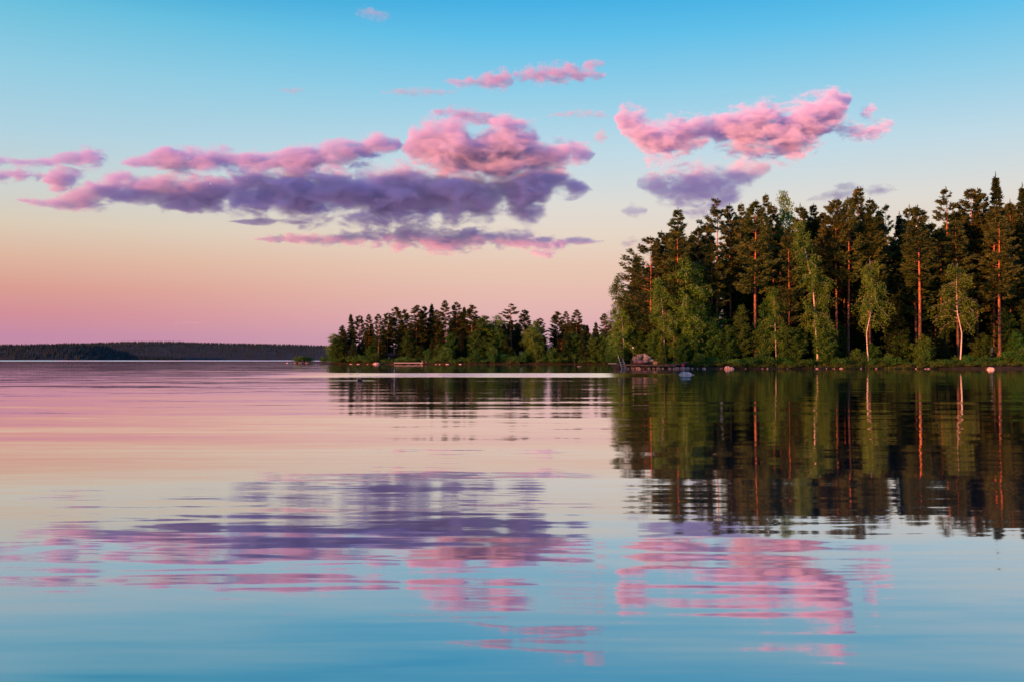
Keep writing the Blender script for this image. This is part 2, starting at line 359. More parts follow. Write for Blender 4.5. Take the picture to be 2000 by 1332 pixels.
def bark_mat(name, low, high, z0, z1, marks=None):
    m, t, p = mat(name, 0.85, 0.2); tcn = N(t, 'ShaderNodeTexCoord'); s_ = N(t, 'ShaderNodeSeparateXYZ'); L(t, tcn.outputs['Generated'], s_.inputs[0])
    nz = N(t, 'ShaderNodeTexNoise'); nz.inputs['Scale'].default_value = 3.0; nz.inputs['Detail'].default_value = 6
    mp = N(t, 'ShaderNodeMapping'); mp.inputs['Scale'].default_value = (2.5, 2.5, 0.7) if not marks else (1.0, 1.0, 3.5); L(t, tcn.outputs['Object'], mp.inputs[0]); L(t, mp.outputs[0], nz.inputs['Vector'])
    a = N(t, 'ShaderNodeMath', operation='MULTIPLY_ADD', i_1=0.25, i_2=-0.12); L(t, nz.outputs['Fac'], a.inputs[0]); b = N(t, 'ShaderNodeMath', operation='ADD'); L(t, a.outputs[0], b.inputs[0]); L(t, s_.outputs[2], b.inputs[1])
    r = ramp(t, [(z0, (*low, 1)), (z1, (*high, 1))], 'LINEAR'); L(t, b.outputs[0], r.inputs[0])
    r2 = ramp(t, ([(0.40, (0.45, 0.45, 0.45, 1)), (0.62, (1.15, 1.1, 1.05, 1))] if not marks else [(0.36, (*marks, 1)), (0.43, (1, 1, 1, 1))]), 'LINEAR'); L(t, nz.outputs['Fac'], r2.inputs[0])
    mm = N(t, 'ShaderNodeMix', data_type='RGBA', blend_type='MULTIPLY'); mm.inputs[0].default_value = 1; L(t, r.outputs[0], mm.inputs[6]); L(t, r2.outputs[0], mm.inputs[7])
    L(t, mm.outputs[2], p.inputs['Base Color'])
    bp = N(t, 'ShaderNodeBump'); bp.inputs['Strength'].default_value = 0.5; bp.inputs['Distance'].default_value = 0.05; L(t, nz.outputs['Fac'], bp.inputs['Height']); L(t, bp.outputs[0], p.inputs['Normal'])
    return m
M_pbark = bark_mat('pine_bark', (0.12, 0.085, 0.06), (0.40, 0.18, 0.09), 0.28, 0.50)
M_sbark = bark_mat('spruce_bark', (0.10, 0.075, 0.055), (0.14, 0.09, 0.055), 0.2, 0.6)
M_bbark = bark_mat('birch_bark', (0.50, 0.49, 0.44), (0.46, 0.42, 0.36), 0.3, 0.9, marks=(0.12, 0.11, 0.10))
M_abark = bark_mat('alder_bark', (0.12, 0.11, 0.09), (0.14, 0.12, 0.09), 0.3, 0.9)

class Leaves:                                # thin needle sprays or leaves, each a face of its own
    def __init__(s): s.P = []; s.D = []; s.W = []
    def add(s, p, d, w): s.P.append(p); s.D.append(d); s.W.append(w)
    def mesh(s, name, m, rs, quad=False, extra=None):
        P = np.array(s.P, float); D = np.array(s.D, float); Wd = np.array(s.W, float)
        rr = rs.normal(size=D.shape); side = np.cross(D, rr); side /= (np.linalg.norm(side, axis=1, keepdims=True) + 1e-9); side *= Wd[:, None]
        n = len(P)
        V = np.stack([P - side * .35, P + side * .35, P + D * .55 + side, P + D, P + D * .55 - side], 1).reshape(-1, 3)
        Fc = np.arange(n * 5).reshape(n, 5)
        if extra is not None:
            me = bpy.data.meshes.new(name)
            eV, eF = extra; off = len(V)
            me.from_pydata([tuple(v) for v in V] + [tuple(v) for v in eV], [], Fc.tolist() + [tuple(i + off for i in f) for f in eF]); me.materials.append(m); me.update(); return me
        return npmesh(name, V, Fc, m)
def curve_trunk(rnd, H, bend, lean, n=14, kink=0.0):
    pts = []; a = rnd.uniform(0, 2 * PI); b = rnd.uniform(0, 2 * PI)
    for i in range(n + 1):
        u = i / n
        pts.append(Vector((lean[0] * u * H + bend * math.sin(u * 4.2 + a) * H * u - bend * math.sin(a) * 0, lean[1] * u * H + bend * math.sin(u * 3.1 + b) * H * u, H * u)))
    p0 = pts[0].copy(); return [p - p0 for p in pts]
def along(pts, u):
    x = max(0, min(.9999, u)) * (len(pts) - 1); i = int(x); f = x - i; return pts[i] * (1 - f) + pts[i + 1] * f
def conifer(kind, seed, H, cs, Rr, top='round', dens=1.0, sparse=0.0, stubs=14, lean=(0, 0), bend=0.006, one_side=None, tw=1.0):
    """kind pine or spruce; cs where the crown starts; Rr crown radius"""
    rnd = random.Random(seed); rs = np.random.RandomState(seed); pts = curve_trunk(rnd, H, bend, lean)
    tb = MB(); r0 = (0.0092 if kind == 'pine' else 0.0088) * H * tw
    tb.tube([p - Vector((0, 0, .5 if i == 0 else 0)) for i, p in enumerate(pts)], [r0 * (1 - .93 * (i / (len(pts) - 1)) ** 1.1) * (1.35 if i == 0 else 1) for i in range(len(pts))], 9)
    lf = Leaves(); br = MB()
    z = cs; step0 = (0.62 if kind == 'pine' else 0.38) / H
    while z < 0.995:
        tt = (z - cs) / (1 - cs)
        if kind == 'pine':
            prof = {'round': (0.55 + 0.45 * math.sin(min(1, tt * 2.2 + .15) * PI / 2)) * (1 - tt ** 1.25) ** .72,
                    'cone': (1 - tt) ** .62 * (0.72 + .28 * min(1, tt * 4)), 'flat': (0.6 + .4 * tt) * (1 - tt ** 2.6) ** .7}[top]
            nb = rnd.choice((3, 4, 4, 5)) if rnd.random() > sparse else 1
        else:
            prof = (1 - tt) ** .8 * (0.8 + .2 * min(1, tt * 5)); nb = rnd.choice((4, 5, 6))
        base = along(pts, z)
        for q in range(nb):
            a = rnd.uniform(0, 2 * PI)
            ln = Rr * prof * rnd.uniform(.6, 1.15) * min(1, .25 + (1 - tt) * 7) + .10
            if one_side is not None: ln *= 1 + .45 * math.cos(a - one_side)
            rise = (rnd.uniform(.05, .45) + .5 * tt) if kind == 'pine' else rnd.uniform(-.35, -.05) + .55 * tt ** 2
            dv = Vector((math.cos(a), math.sin(a), rise)); tip_up = rnd.uniform(.02, .16) if kind == 'pine' else .12
            bp = []
            for i in range(5):
                u = i / 4; p = base + dv * ln * u; p.z += (tip_up * u * u - (0.10 * math.sin(u * PI) if kind == 'pine' else .16 * u)) * ln; bp.append(p)
            (br if rnd.random() < .8 else tb).tube(bp, [max(.012, .028 * ln * .45 * (1 - .8 * i / 4)) for i in range(5)], 3, cap=False)
            nt_ = int((10 + ln * 12) * dens); u0 = .28 if kind == 'pine' else .1
            for j in range(nt_):
                u = u0 + (1 - u0) * rnd.random() ** .75; p = along(bp, u); sp = ln * (0.24 if kind == 'pine' else .20) * (1.05 - .55 * u)
                c = p + Vector((rnd.gauss(0, sp * .6), rnd.gauss(0, sp * .6), rnd.gauss(.02, .07) if kind == 'pine' else -abs(rnd.gauss(.10, .16))))
                for w in range(4 if kind == 'pine' else 3):
                    s_ = rnd.uniform(.34, .72) * (1.0 if kind == 'pine' else .85)
                    if kind == 'pine': d = Vector((rnd.gauss(0, .55) + dv.x * .9, rnd.gauss(0, .55) + dv.y * .9, rnd.gauss(.22, .28)))
                    else: d = Vector((rnd.gauss(0, .6) + dv.x * .6, rnd.gauss(0, .6) + dv.y * .6, rnd.gauss(-.35, .35)))
                    d = d.normalized() * s_; lf.add(tuple(c), tuple(d), (.062 if kind == 'pine' else .065))
        z += step0 * rnd.uniform(.6, 1.5) * (1 + sparse * 1.6 * (1 - tt))
    # leading shoot
    tp = pts[-1]
    for j in range(30): q = rnd.random(); d = Vector((rnd.gauss(0, .5) * (1 - q), rnd.gauss(0, .5) * (1 - q), rnd.uniform(.3, 1))).normalized() * rnd.uniform(.25, .5); lf.add(tuple(tp + Vector((0, 0, -.9 + 1.15 * q))), tuple(d), .045)
    for j in range(stubs):                  # dead twigs under the crown
        u = rnd.uniform(.12 if kind == 'pine' else .05, cs); b = along(pts, u); a = rnd.uniform(0, 2 * PI); ln = rnd.uniform(.4, 1.9) * (.4 + u)
        tb.tube([b, b + Vector((math.cos(a) * ln, math.sin(a) * ln, rnd.uniform(-.3, .15) * ln))], [.028, .01], 3, cap=False)
    me_t = mesh('trunk', tb.V, tb.F, M_pbark if kind == 'pine' else M_sbark, True)
    me_c = lf.mesh('crown', M_pine if kind == 'pine' else M_spruce, rs, extra=(br.V, br.F))
    me_c.materials.append(M_pbark if kind == 'pine' else M_sbark)
    mi = np.zeros(len(me_c.polygons), np.int32); mi[len(lf.P):] = 1; me_c.polygons.foreach_set('material_index', mi)
    return dict(kind=kind, H=H, trunk=me_t, crown=me_c, pts=pts)
def broadleaf(kind, seed, H, cs, Rr, lean=(0, 0), bend=.012, droop=.8, dens=1.0, stems=1, shape='oval', ml=None, mb=None, leaf=.17, spine=None):
    rnd = random.Random(seed); rs = np.random.RandomState(seed); tb = MB(); lf = Leaves(); br = MB(); main = None
    for st in range(stems):
        h = H * (1 if st == 0 else rnd.uniform(.7, .92))
        ln_ = lean if st == 0 else (rnd.uniform(-.16, .16), rnd.uniform(-.1, .1))
        pts = curve_trunk(rnd, h, bend, ln_, 16) if spine is None or st else [Vector((np.interp(i / 16, [q[0] for q in spine], [q[1] for q in spine]), .15 * math.sin(i * .5), h * i / 16)) for i in range(17)]
        main = main or pts; r0 = .0066 * h
        tb.tube([p - Vector((0, 0, .5 if i == 0 else 0)) for i, p in enumerate(pts)], [max(.02, r0 * (1 - .9 * i / 16)) * (1.3 if i == 0 else 1) for i in range(17)], 8)
        z = cs
        while z < 1.0:
            tt = (z - cs) / (1 - cs); base = along(pts, z)
            prof = {'oval': math.sin(PI * (0.18 + .80 * tt)) ** .7, 'umbrella': (1 - .75 * tt) * (.75 + .25 * min(1, tt * 4)), 'column': .75 * (1 - tt ** 3) + .1}[shape]
            for q in range(rnd.choice((1, 2, 2))):
                a = rnd.uniform(0, 2 * PI); ln = Rr * prof * rnd.uniform(.45, 1.15) + .25; up = rnd.uniform(.3, 1.0)
                bp = []
                for i in range(6):
                    u = i / 5; p = base + Vector((math.cos(a), math.sin(a), 0)) * ln * u; p.z += ln * (up * u - droop * u * u * rnd.uniform(.9, 1.2)); bp.append(p)
                br.tube(bp, [max(.01, .022 * ln * .4 * (1 - .8 * i / 5)) for i in range(6)], 3, cap=False)
                for j in range(int((6 + ln * 6.5) * dens)):
                    u = .25 + .75 * rnd.random(); p = along(bp, u) + Vector((rnd.gauss(0, .22), rnd.gauss(0, .22), rnd.gauss(0, .15)))
                    nl = rnd.randint(5, 11) if droop > .5 else rnd.randint(5, 8); L_ = rnd.uniform(.5, 1.7) * (droop if kind == 'birch' else .25)
                    for w in range(nl):
                        v = w / nl; c = p + Vector((rnd.gauss(0, .13), rnd.gauss(0, .13), -L_ * v + rnd.gauss(0, .08)))
                        d = Vector((rnd.gauss(0, .8), rnd.gauss(0, .8), rnd.gauss(-.25, .6))).normalized() * leaf * rnd.uniform(.8, 1.5); lf.add(tuple(c), tuple(d), leaf * .42)
            z += (.30 / H) * rnd.uniform(.5, 1.6)
    mb = mb or (M_bbark if kind == 'birch' else M_abark); ml = ml or (M_birchl if kind == 'birch' else M_alder)
    me_t = mesh('trunk', tb.V, tb.F, mb, True)
    me_c = lf.mesh('crown', ml, rs, extra=(br.V, br.F)); me_c.materials.append(mb)
    mi = np.zeros(len(me_c.polygons), np.int32); mi[len(lf.P):] = 1; me_c.polygons.foreach_set('material_index', mi)
    return dict(kind=kind, H=H, trunk=me_t, crown=me_c, pts=main)
T = {}
# pines: high round crown, cone-topped, sparse open crown, wide low crown
T['pineA'] = conifer('pine', 1, 28, .44, 3.1, 'round', 1.0)
T['pineB'] = conifer('pine', 2, 29, .50, 2.8, 'round', 1.0, bend=.009)
T['pineC'] = conifer('pine', 3, 30, .36, 2.7, 'cone', 1.0)
T['pineD'] = conifer('pine', 4, 27, .32, 3.3, 'cone', .95, bend=.008)
T['pineE'] = conifer('pine', 5, 31, .76, 2.6, 'cone', .8, sparse=.35, one_side=PI)      # tall, bare-trunked
T['pineF'] = conifer('pine', 6, 25, .24, 5.2, 'cone', 1.0, sparse=.1, one_side=PI)      # wide, reaching over the water
T['pineG'] = conifer('pine', 7, 31, .52, 3.6, 'round', 1.0, sparse=.35)
T['pineH'] = conifer('pine', 8, 28, .46, 3.5, 'flat', 1.0)
T['pineI'] = conifer('pine', 9, 22, .34, 2.9, 'round', 1.0)
T['spruceA'] = conifer('spruce', 11, 29, .14, 2.9)
T['spruceB'] = conifer('spruce', 12, 27, .28, 2.4)
T['spruceC'] = conifer('spruce', 13, 18, .06, 2.3)
T['birchA'] = broadleaf('birch', 21, 16, .42, 3.4, shape='umbrella', spine=[(0, 0), (.12, .2), (.3, .35), (.45, -.15), (.52, -.45), (.7, -.45), (1, -.2)], droop=1.0)
T['birchB'] = broadleaf('birch', 22, 24, .26, 2.9, shape='column', spine=[(0, .9), (.15, .8), (.35, .5), (.55, .1), (.7, -.6), (1, -1.6)], droop=.9)
T['birchC'] = broadleaf('birch', 23, 17, .40, 2.8, shape='column', spine=[(0, .4), (.2, .1), (.5, -.1), (1, -.9)], droop=1.0)
T['birchD'] = broadleaf('birch', 24, 18, .30, 2.8, lean=(-.03, 0), shape='oval', droop=.9, stems=2)
T['birchE'] = broadleaf('birch', 25, 15, .22, 2.4, lean=(.04, 0), shape='oval', droop=.8)
T['alderA'] = broadleaf('alder', 31, 11, .10, 2.4, shape='oval', droop=.2, stems=3, leaf=.2)
T['alderB'] = broadleaf('alder', 32, 8, .06, 2.1, shape='oval', droop=.2, stems=4, leaf=.2)
T['rowan'] = broadleaf('alder', 33, 14, .18, 2.6, shape='oval', droop=.25, stems=2, leaf=.19)
def shrub_mesh(seed, w, h, n=900, leaf=.15):
    rnd = random.Random(seed); rs = np.random.RandomState(seed); lf = Leaves(); tb = MB()
    cl = [(rnd.uniform(-.75, .75) * w, rnd.uniform(-.6, .6) * w, rnd.uniform(.3, .8) * h, rnd.uniform(.25, .45)) for _ in range(9)]
    for c in cl: tb.tube([(c[0] * .2, c[1] * .2, -.15), (c[0] * .7, c[1] * .7, c[2] * .6), (c[0], c[1], c[2] + h * .1)], [.04, .025, .01], 4, cap=False)
    for i in range(n):
        c = cl[rnd.randrange(9)]; v = Vector((rnd.gauss(0, 1), rnd.gauss(0, 1), rnd.gauss(0, 1))).normalized() * rnd.random() ** .4
        p = Vector((c[0] + v.x * w * c[3] * 1.3, c[1] + v.y * w * c[3] * 1.3, max(.03, c[2] + v.z * h * c[3] * .9)))
        d = Vector((v.x * .4 + rnd.gauss(0, .5), v.y * .4 + rnd.gauss(0, .5), rnd.gauss(.35, .5))).normalized() * leaf * rnd.uniform(.8, 1.5); lf.add(tuple(p), tuple(d), leaf * .4)
    return mesh('stem', tb.V, tb.F, M_abark), lf.mesh('foliage', M_shrub, rs)
SH = [shrub_mesh(50, 1.5, 1.5), shrub_mesh(51, 1.3, 2.4, 1100), shrub_mesh(52, 2.0, 1.0, 1100, .12), shrub_mesh(53, 1.0, 1.0, 700)]
KNAME = {'pine': 'pine_tree', 'spruce': 'spruce_tree', 'birch': 'birch_tree', 'alder': 'alder_tree'}
def tree(proto, px, top, d, label, rz=None, group=None, width=1.0, base=None, flip=False, seed=0):
    """stands at column px of the view, d metres away, as tall as its top row asks"""
    pr = T[proto]; x = (px - 1000) / F * d; g = base if base is not None else max(0.1, ground(x, d)); ztop = CAMZ + (HY - top) / F * d
    s = (ztop - g) / pr['H']; rz = rnd_t.uniform(0, 2 * PI) if rz is None else rz
    w = s ** .6 * width * (1.0)
    o = empty(KNAME[pr['kind']], (x, d, g), rz, (w * (-1 if flip else 1), w, s))
    tag(o, label, KNAME[pr['kind']].replace('_', ' ').replace('alder tree', 'alder') if pr['kind'] != 'alder' else 'leafy tree', group)
    link('trunk', pr['trunk'], o); link('crown', pr['crown'], o)
    return o
rnd_t = random.Random(2024)
# ------------------------------------------------------------------ the tall wood on the right, tree by tree
GR = 'trees of the tall right-hand wood'
# (prototype, column of the trunk, row of the top, distance, label, options)
front = [
 ('birchE', 1220, 603, 180, 'bushy young birch at the left tip of the tall wood, beside the jetty', dict(width=1.25)),
 ('birchD', 1212, 541, 188, 'thin airy birch leaning out at the left end of the tall wood', dict(width=.8, rz=.3)),
 ('pineF', 1271, 465, 182, 'leftmost big pine with long boughs reaching out to the left', dict(rz=0.2, width=1.1)),
 ('pineD', 1294, 454, 188, 'brown-green pine right behind the leftmost big pine', {}),
 ('birchC', 1297, 541, 177, 'birch with a crooked white stem above the red buoy', dict(rz=0.2, width=1.05)),
 ('pineI', 1308, 454, 192, 'small-topped pine left of the pointed spruce-like pine', {}),
 ('pineC', 1326, 411, 179, 'pine with a pointed dark top, first high peak from the left', dict(width=1.15)),
 ('birchD', 1343, 506, 178, 'broad yellow-green birch in front of the first high peak', dict(width=1.35, rz=1.2)),
 ('birchE', 1367, 512, 180, 'round-headed birch right of the broad yellow-green birch', dict(width=1.2)),
 ('pineB', 1363, 444, 190, 'pine showing between the first peak and the bare-stemmed pine', {}),
 ('pineI', 1379, 441, 194, 'dark low pine just left of the bare-stemmed pine', {}),
 ('pineE', 1401, 391, 181, 'tall bare-stemmed pine with a small sparse top, glowing trunk', dict(rz=0.1)),
 ('pineA', 1427, 403, 184, 'red-trunked pine next right of the bare-stemmed pine', dict(width=.85)),
 ('pineC', 1449, 400, 192, 'slim pointed pine between two red-trunked pines', dict(width=.8)),
 ('spruceB', 1463, 414, 196, 'dark spruce top left of the broad orange-lit pine', {}),
 ('pineA', 1476, 395, 178, 'broad orange-lit pine with a straight red trunk', dict(width=1.15)),
 ('pineC', 1497, 382, 190, 'narrow pine spire behind the broad orange-lit pine', dict(width=.75)),
 ('pineB', 1510, 400, 183, 'pine whose trunk rises behind the slim white birch stem', dict(width=.9)),
 ('birchE', 1516, 560, 176, 'slim birch with a short white stem low in the bushes', dict(width=.8)),
 ('birchD', 1531, 377, 186, 'very tall birch whose light feathery top stands above the pines', dict(width=.75, rz=2.0)),
 ('pineD', 1541, 448, 177, 'shorter pine with a thin red trunk left of the tall drooping birch', dict(width=.8)),
 ('pineI', 1566, 404, 192, 'small pine top behind the tall drooping birch', {}),
 ('birchB', 1586, 432, 175.5, 'tall drooping birch leaning left, its stem white near the foot', dict(rz=0.15, width=1.1)),
 ('pineC', 1590, 402, 190, 'pointed pine right of the tall drooping birch top', dict(width=.9)),
 ('pineH', 1609, 420, 194, 'shadowed pine right of the tall drooping birch', {}),
 ('pineH', 1635, 393, 181, 'flat-topped pine with a long straight brown trunk', dict(width=.9)),
 ('pineB', 1657, 388, 180, 'red-trunked pine immediately left of the pale birch', dict(width=.9)),
 ('pineD', 1676, 368, 188, 'highest pine in the middle of the tall wood', dict(width=1.05)),
 ('birchA', 1697, 508, 175, 'yellow-green birch with hanging sprays and a white foot', dict(rz=2.9, width=.95)),
 ('pineA', 1699, 391, 181, 'olive pine rising behind the birch with hanging sprays', dict(width=.95)),
 ('spruceB', 1716, 410, 193, 'dark spruce right of the olive pine', {}),
 ('pineG', 1731, 401, 184, 'pine with a red patch of trunk half way up', dict(width=.75)),
 ('spruceB', 1760, 418, 189, 'low blunt spruce in the dip of the tree line', {}),
 ('pineI', 1779, 406, 186, 'twin-topped pine left of the brightest trunk', dict(width=.9)),
 ('pineB', 1797, 404, 177.5, 'pine with the brightest orange-red trunk of all', dict(width=1.2)),
 ('pineC', 1815, 440, 192, 'dark narrow pine right of the brightest trunk', {}),
 ('pineG', 1850, 368, 187, 'tall pine with an open see-through crown', dict(width=1.0)),
 ('pineA', 1871, 432, 181, 'pine behind the umbrella birch, with a red trunk', dict(width=1.1)),
 ('birchA', 1875, 514, 173.8, 'umbrella-shaped birch with a crooked white stem', dict(rz=.1, width=1.15)),
 ('pineH', 1899, 372, 187, 'dense brown-green pine right of the see-through crown', {}),
 ('pineB', 1918, 376, 192, 'pine just left of the tallest spruce', {}),
 ('spruceA', 1949, 341, 188, 'tallest spruce with a sharp dark spire', dict(width=1.0)),
 ('pineA', 1953, 424, 178, 'rounded pine below the tallest spire, orange limbs', dict(width=1.2)),
 ('pineI', 1974, 396, 184, 'small dark pine right of the tallest spruce', {}),
 ('spruceA', 2001, 362, 183, 'dark spruce cut by the right picture edge', {}),
]
for pr, px, ty, d, lab, kw in front: tree(pr, px, ty, d, lab, group=GR, **{**kw, 'width': kw.get('width', 1.0) * 1.1})
sky_line = [(1190, 600), (1225, 520), (1250, 480), (1290, 462), (1330, 430), (1380, 440), (1400, 430), (1440, 420), (1500, 408), (1560, 420), (1620, 415), (1680, 395), (1720, 420), (1760, 435), (1800, 425), (1850, 412), (1900, 390), (1950, 385), (2000, 380), (2300, 380)]
rf = random.Random(77); cnt = 0
kinds = ['pineA', 'pineB', 'pineC', 'pineD', 'pineH', 'spruceB', 'spruceA', 'spruceC', 'pineI', 'pineG']
labs = {'pine': 'shaded pine deep in the tall wood, behind the shore row', 'spruce': 'shaded spruce deep in the tall wood, behind the shore row'}
grps = {'pine': 'shaded pines deep in the tall wood', 'spruce': 'shaded spruces deep in the tall wood'}
placed = []
for i in range(1500):
    if cnt >= 185: break
    px = rf.uniform(1238, 2120); d = rf.uniform(181, 250)
    if abs(px - 1413) < 15 and d < 300: continue
    x = (px - 1000) / F * d
    if any((x - a) ** 2 + (d - b) ** 2 < 1.9 ** 2 for a, b in placed): continue
    placed.append((x, d)); k = rf.choice(kinds)
    ty = np.interp(px, [p[0] for p in sky_line], [p[1] for p in sky_line]) + (rf.uniform(8, 70) if k != 'spruceC' else rf.uniform(100, 200))
    kk = T[k]['kind']; tree(k, px, ty, d, labs[kk], group=grps[kk], width=1.3); cnt += 1
for i in range(34):
    px = rf.uniform(1300, 2060); k = rf.choice(['spruceC', 'spruceB', 'spruceC']); tree(k, px, rf.uniform(500, 610), rf.uniform(184, 204), 'middle-sized green spruce filling the dark between the trunks', group='middle-sized spruces between the trunks', width=1.5)
# understory along the bank
for i in range(70):
    px = rf.uniform(1245, 2060); k = rf.choice(['alderA', 'alderB', 'rowan', 'spruceC', 'spruceC', 'birchE'])
    if 1640 < px < 1960:
        if rf.random() < .6: continue
        k = 'spruceC' if rf.random() < .4 else 'alderB'
    ty = {'alderA': rf.uniform(622, 668), 'alderB': rf.uniform(645, 682), 'birchE': rf.uniform(585, 640), 'rowan': rf.uniform(596, 645), 'spruceC': rf.uniform(590, 655)}[k]
    d = rf.uniform(175.5, 184) if k != 'spruceC' else rf.uniform(178, 190)
    tree(k, px, ty, d, 'young spruce in the shade under the tall wood' if k == 'spruceC' else 'low leafy tree in the green fringe under the tall wood',
         group='young spruces under the tall wood' if k == 'spruceC' else 'leafy understory trees under the tall wood')
for px, ty, d, k in [(1207, 648, 188, 'alderA'), (1203, 672, 184, 'alderB'), (1217, 668, 181, 'alderB'), (1212, 630, 190, 'rowan'), (1228, 640, 185, 'rowan'), (1240, 600, 181, 'rowan'), (1255, 640, 180, 'alderA'), (1228, 655, 183, 'alderA'), (1285, 645, 177.5, 'alderA'), (1390, 620, 178, 'alderA'), (1420, 635, 177, 'alderA'), (1450, 600, 178, 'rowan'), (1495, 590, 178, 'rowan'), (1345, 600, 177, 'rowan'), (1555, 640, 176, 'alderA'), (1610, 630, 176.5, 'alderA')]:
    tree(k, px, ty, d, 'low leafy tree in the green fringe under the tall wood', group='leafy understory trees under the tall wood')

# ------------------------------------------------------------------ the wooded point in the middle distance
GM = 'trees of the wooded point in the middle'
mid = [
 ('birchE', 656, 652, 352, 'low rounded birch at the left tip of the wooded point', dict(width=1.3)),
 ('spruceB', 686, 614, 349, 'first pointed tree from the left on the wooded point', {}),
 ('pineD', 668, 636, 353, 'low dark pine behind the birch at the tip of the point', {}),
 ('pineA', 702, 617, 349, 'round-topped dark pine, second peak of the wooded point', {}),
 ('pineC', 721, 615, 348, 'slim pine third from the tip of the wooded point', {}),
 ('pineB', 739, 614, 343, 'pine with a pale lit trunk standing free near the tip', dict(width=.85)),
 ('pineA', 757, 612, 350, 'pine left of the small hut roof on the point', {}),
 ('pineH', 773, 600, 352, 'tall dark pine above the small hut roof', dict(width=1.1)),
 ('pineA', 790, 605, 350, 'pine right of the hut with a rounded dark crown', {}),
 ('pineG', 813, 597, 348, 'broad-headed pine above the left end of the far jetty', dict(width=1.3)),
 ('pineA', 829, 599, 351, 'reddish pine above the middle of the far jetty', {}),
 ('spruceB', 843, 594, 352, 'narrow spire above the right end of the far jetty', {}),
 ('pineB', 853, 606, 350, 'pine just right of the narrow spire', {}),
 ('pineC', 870, 588, 350, 'tallest pine of the left half of the point', dict(width=1.1)),
 ('pineD', 892, 591, 351, 'second of three reddish peaks near the centre of the view', {}),
 ('spruceB', 906, 600, 350, 'thin peak between two broader reddish pines', {}),
 ('pineH', 922, 596, 349, 'broad reddish pine ending the high part of the point', dict(width=1.15)),
 ('rowan', 945, 620, 347, 'round deep green leafy tree in the dip right of the reddish pines', dict(width=1.5)),
 ('birchD', 968, 617, 348, 'light-topped birch left of the broad-crowned pine', dict(width=1.2)),
 ('pineG', 998, 594, 350, 'broad-crowned pine with a ragged top at the centre', dict(width=1.35)),
 ('pineH', 1025, 606, 352, 'open-crowned dark pine with sky showing under its boughs', dict(width=1.1)),
 ('birchD', 1042, 627, 346, 'bright green birch left of the gap in the trees', dict(width=1.35)),
 ('pineI', 1055, 622, 350, 'narrow reddish pine left of the gap in the trees', {}),
 ('pineA', 1089, 609, 352, 'dome-topped pine right of the gap in the trees', dict(width=1.2)),
 ('pineC', 1105, 609, 351, 'dark pine between the dome-topped and the reddish cone pine', {}),
 ('pineC', 1126, 606, 350, 'reddish cone-shaped pine, highest right of the gap', dict(width=1.3)),
 ('spruceB', 1147, 635, 354, 'low dark spruce right of the reddish cone pine', {}),
 ('spruceC', 1163, 630, 350, 'thin-tipped spruce towards the right end of the point', {}),
 ('pineG', 1180, 613, 349, 'open reddish pine at the right end of the point', {}),
 ('pineB', 1196, 628, 352, 'pine half hidden behind the tip of the tall wood', {}),
]
MAPM = {'pineA': 'pineI', 'pineB': 'pineD', 'pineG': 'pineD', 'pineH': 'pineI'}
for pr, px, ty, d, lab, kw in mid: tree(MAPM.get(pr, pr) if px != 998 else pr, px, ty, d, lab, group=GM, **{**kw, 'width': kw.get('width', 1.0) * 1.3})
line2 = [(645, 665), (665, 645), (700, 628), (760, 622), (800, 615), (900, 608), (935, 615), (960, 628), (1000, 618), (1030, 628), (1060, 645), (1075, 665), (1085, 640), (1130, 622), (1150, 645), (1300, 640)]
placed = []; cnt = 0
labs2 = {'pine': 'dark pine in the mass of the wooded point', 'spruce': 'dark spruce in the mass of the wooded point', 'birch': 'green leafy tree along the shore of the wooded point', 'alder': 'green leafy tree along the shore of the wooded point'}
for i in range(2400):
    if cnt >= 165: break
    px = rf.uniform(662, 1260) if i % 2 else rf.uniform(930, 1215); d = rf.uniform(347, 395)
    if 1014 < px < 1030 or 1062 < px < 1082: continue
    x = (px - 1000) / F * d
    if any((x - a) ** 2 + (d - b) ** 2 < 1.9 ** 2 for a, b in placed) or poly_sdf([(x, d)], SHORE)[0] < 2: continue
    placed.append((x, d)); k = rf.choice(['pineC', 'pineD', 'pineI', 'spruceB', 'spruceA', 'pineD', 'spruceB']); kk = T[k]['kind']
    ty = np.interp(px, [p[0] for p in line2], [p[1] for p in line2]) + rf.uniform(0, 34)
    tree(k, px, ty, d, labs2[kk], group=labs2[kk].replace('dark ', 'dark ') + 's', width=1.5); cnt += 1
for i in range(70):
    px = 650 + 560 * (i + rf.random()) / 70; k = rf.choice(['alderA', 'alderB', 'rowan', 'spruceC', 'spruceC', 'spruceC', 'spruceC', 'spruceC', 'spruceA'])
    x = (px - 1000) / F * 343
    d = rf.uniform(342, 348); ty = rf.uniform(645, 690)
    if poly_sdf([(x * d / 343, d)], SHORE)[0] < .6: d += 3
    if 748 < px < 780: continue
    if 1010 < px < 1085: ty = rf.uniform(682, 692)
    tree(k, px, ty, d, labs2['alder'] if k[:6] != 'spruce' else 'young dark spruce along the shore of the wooded point', group='green leafy trees along the shore of the wooded point' if k[:6] != 'spruce' else 'young dark spruces along the shore of the wooded point', width=1.2)

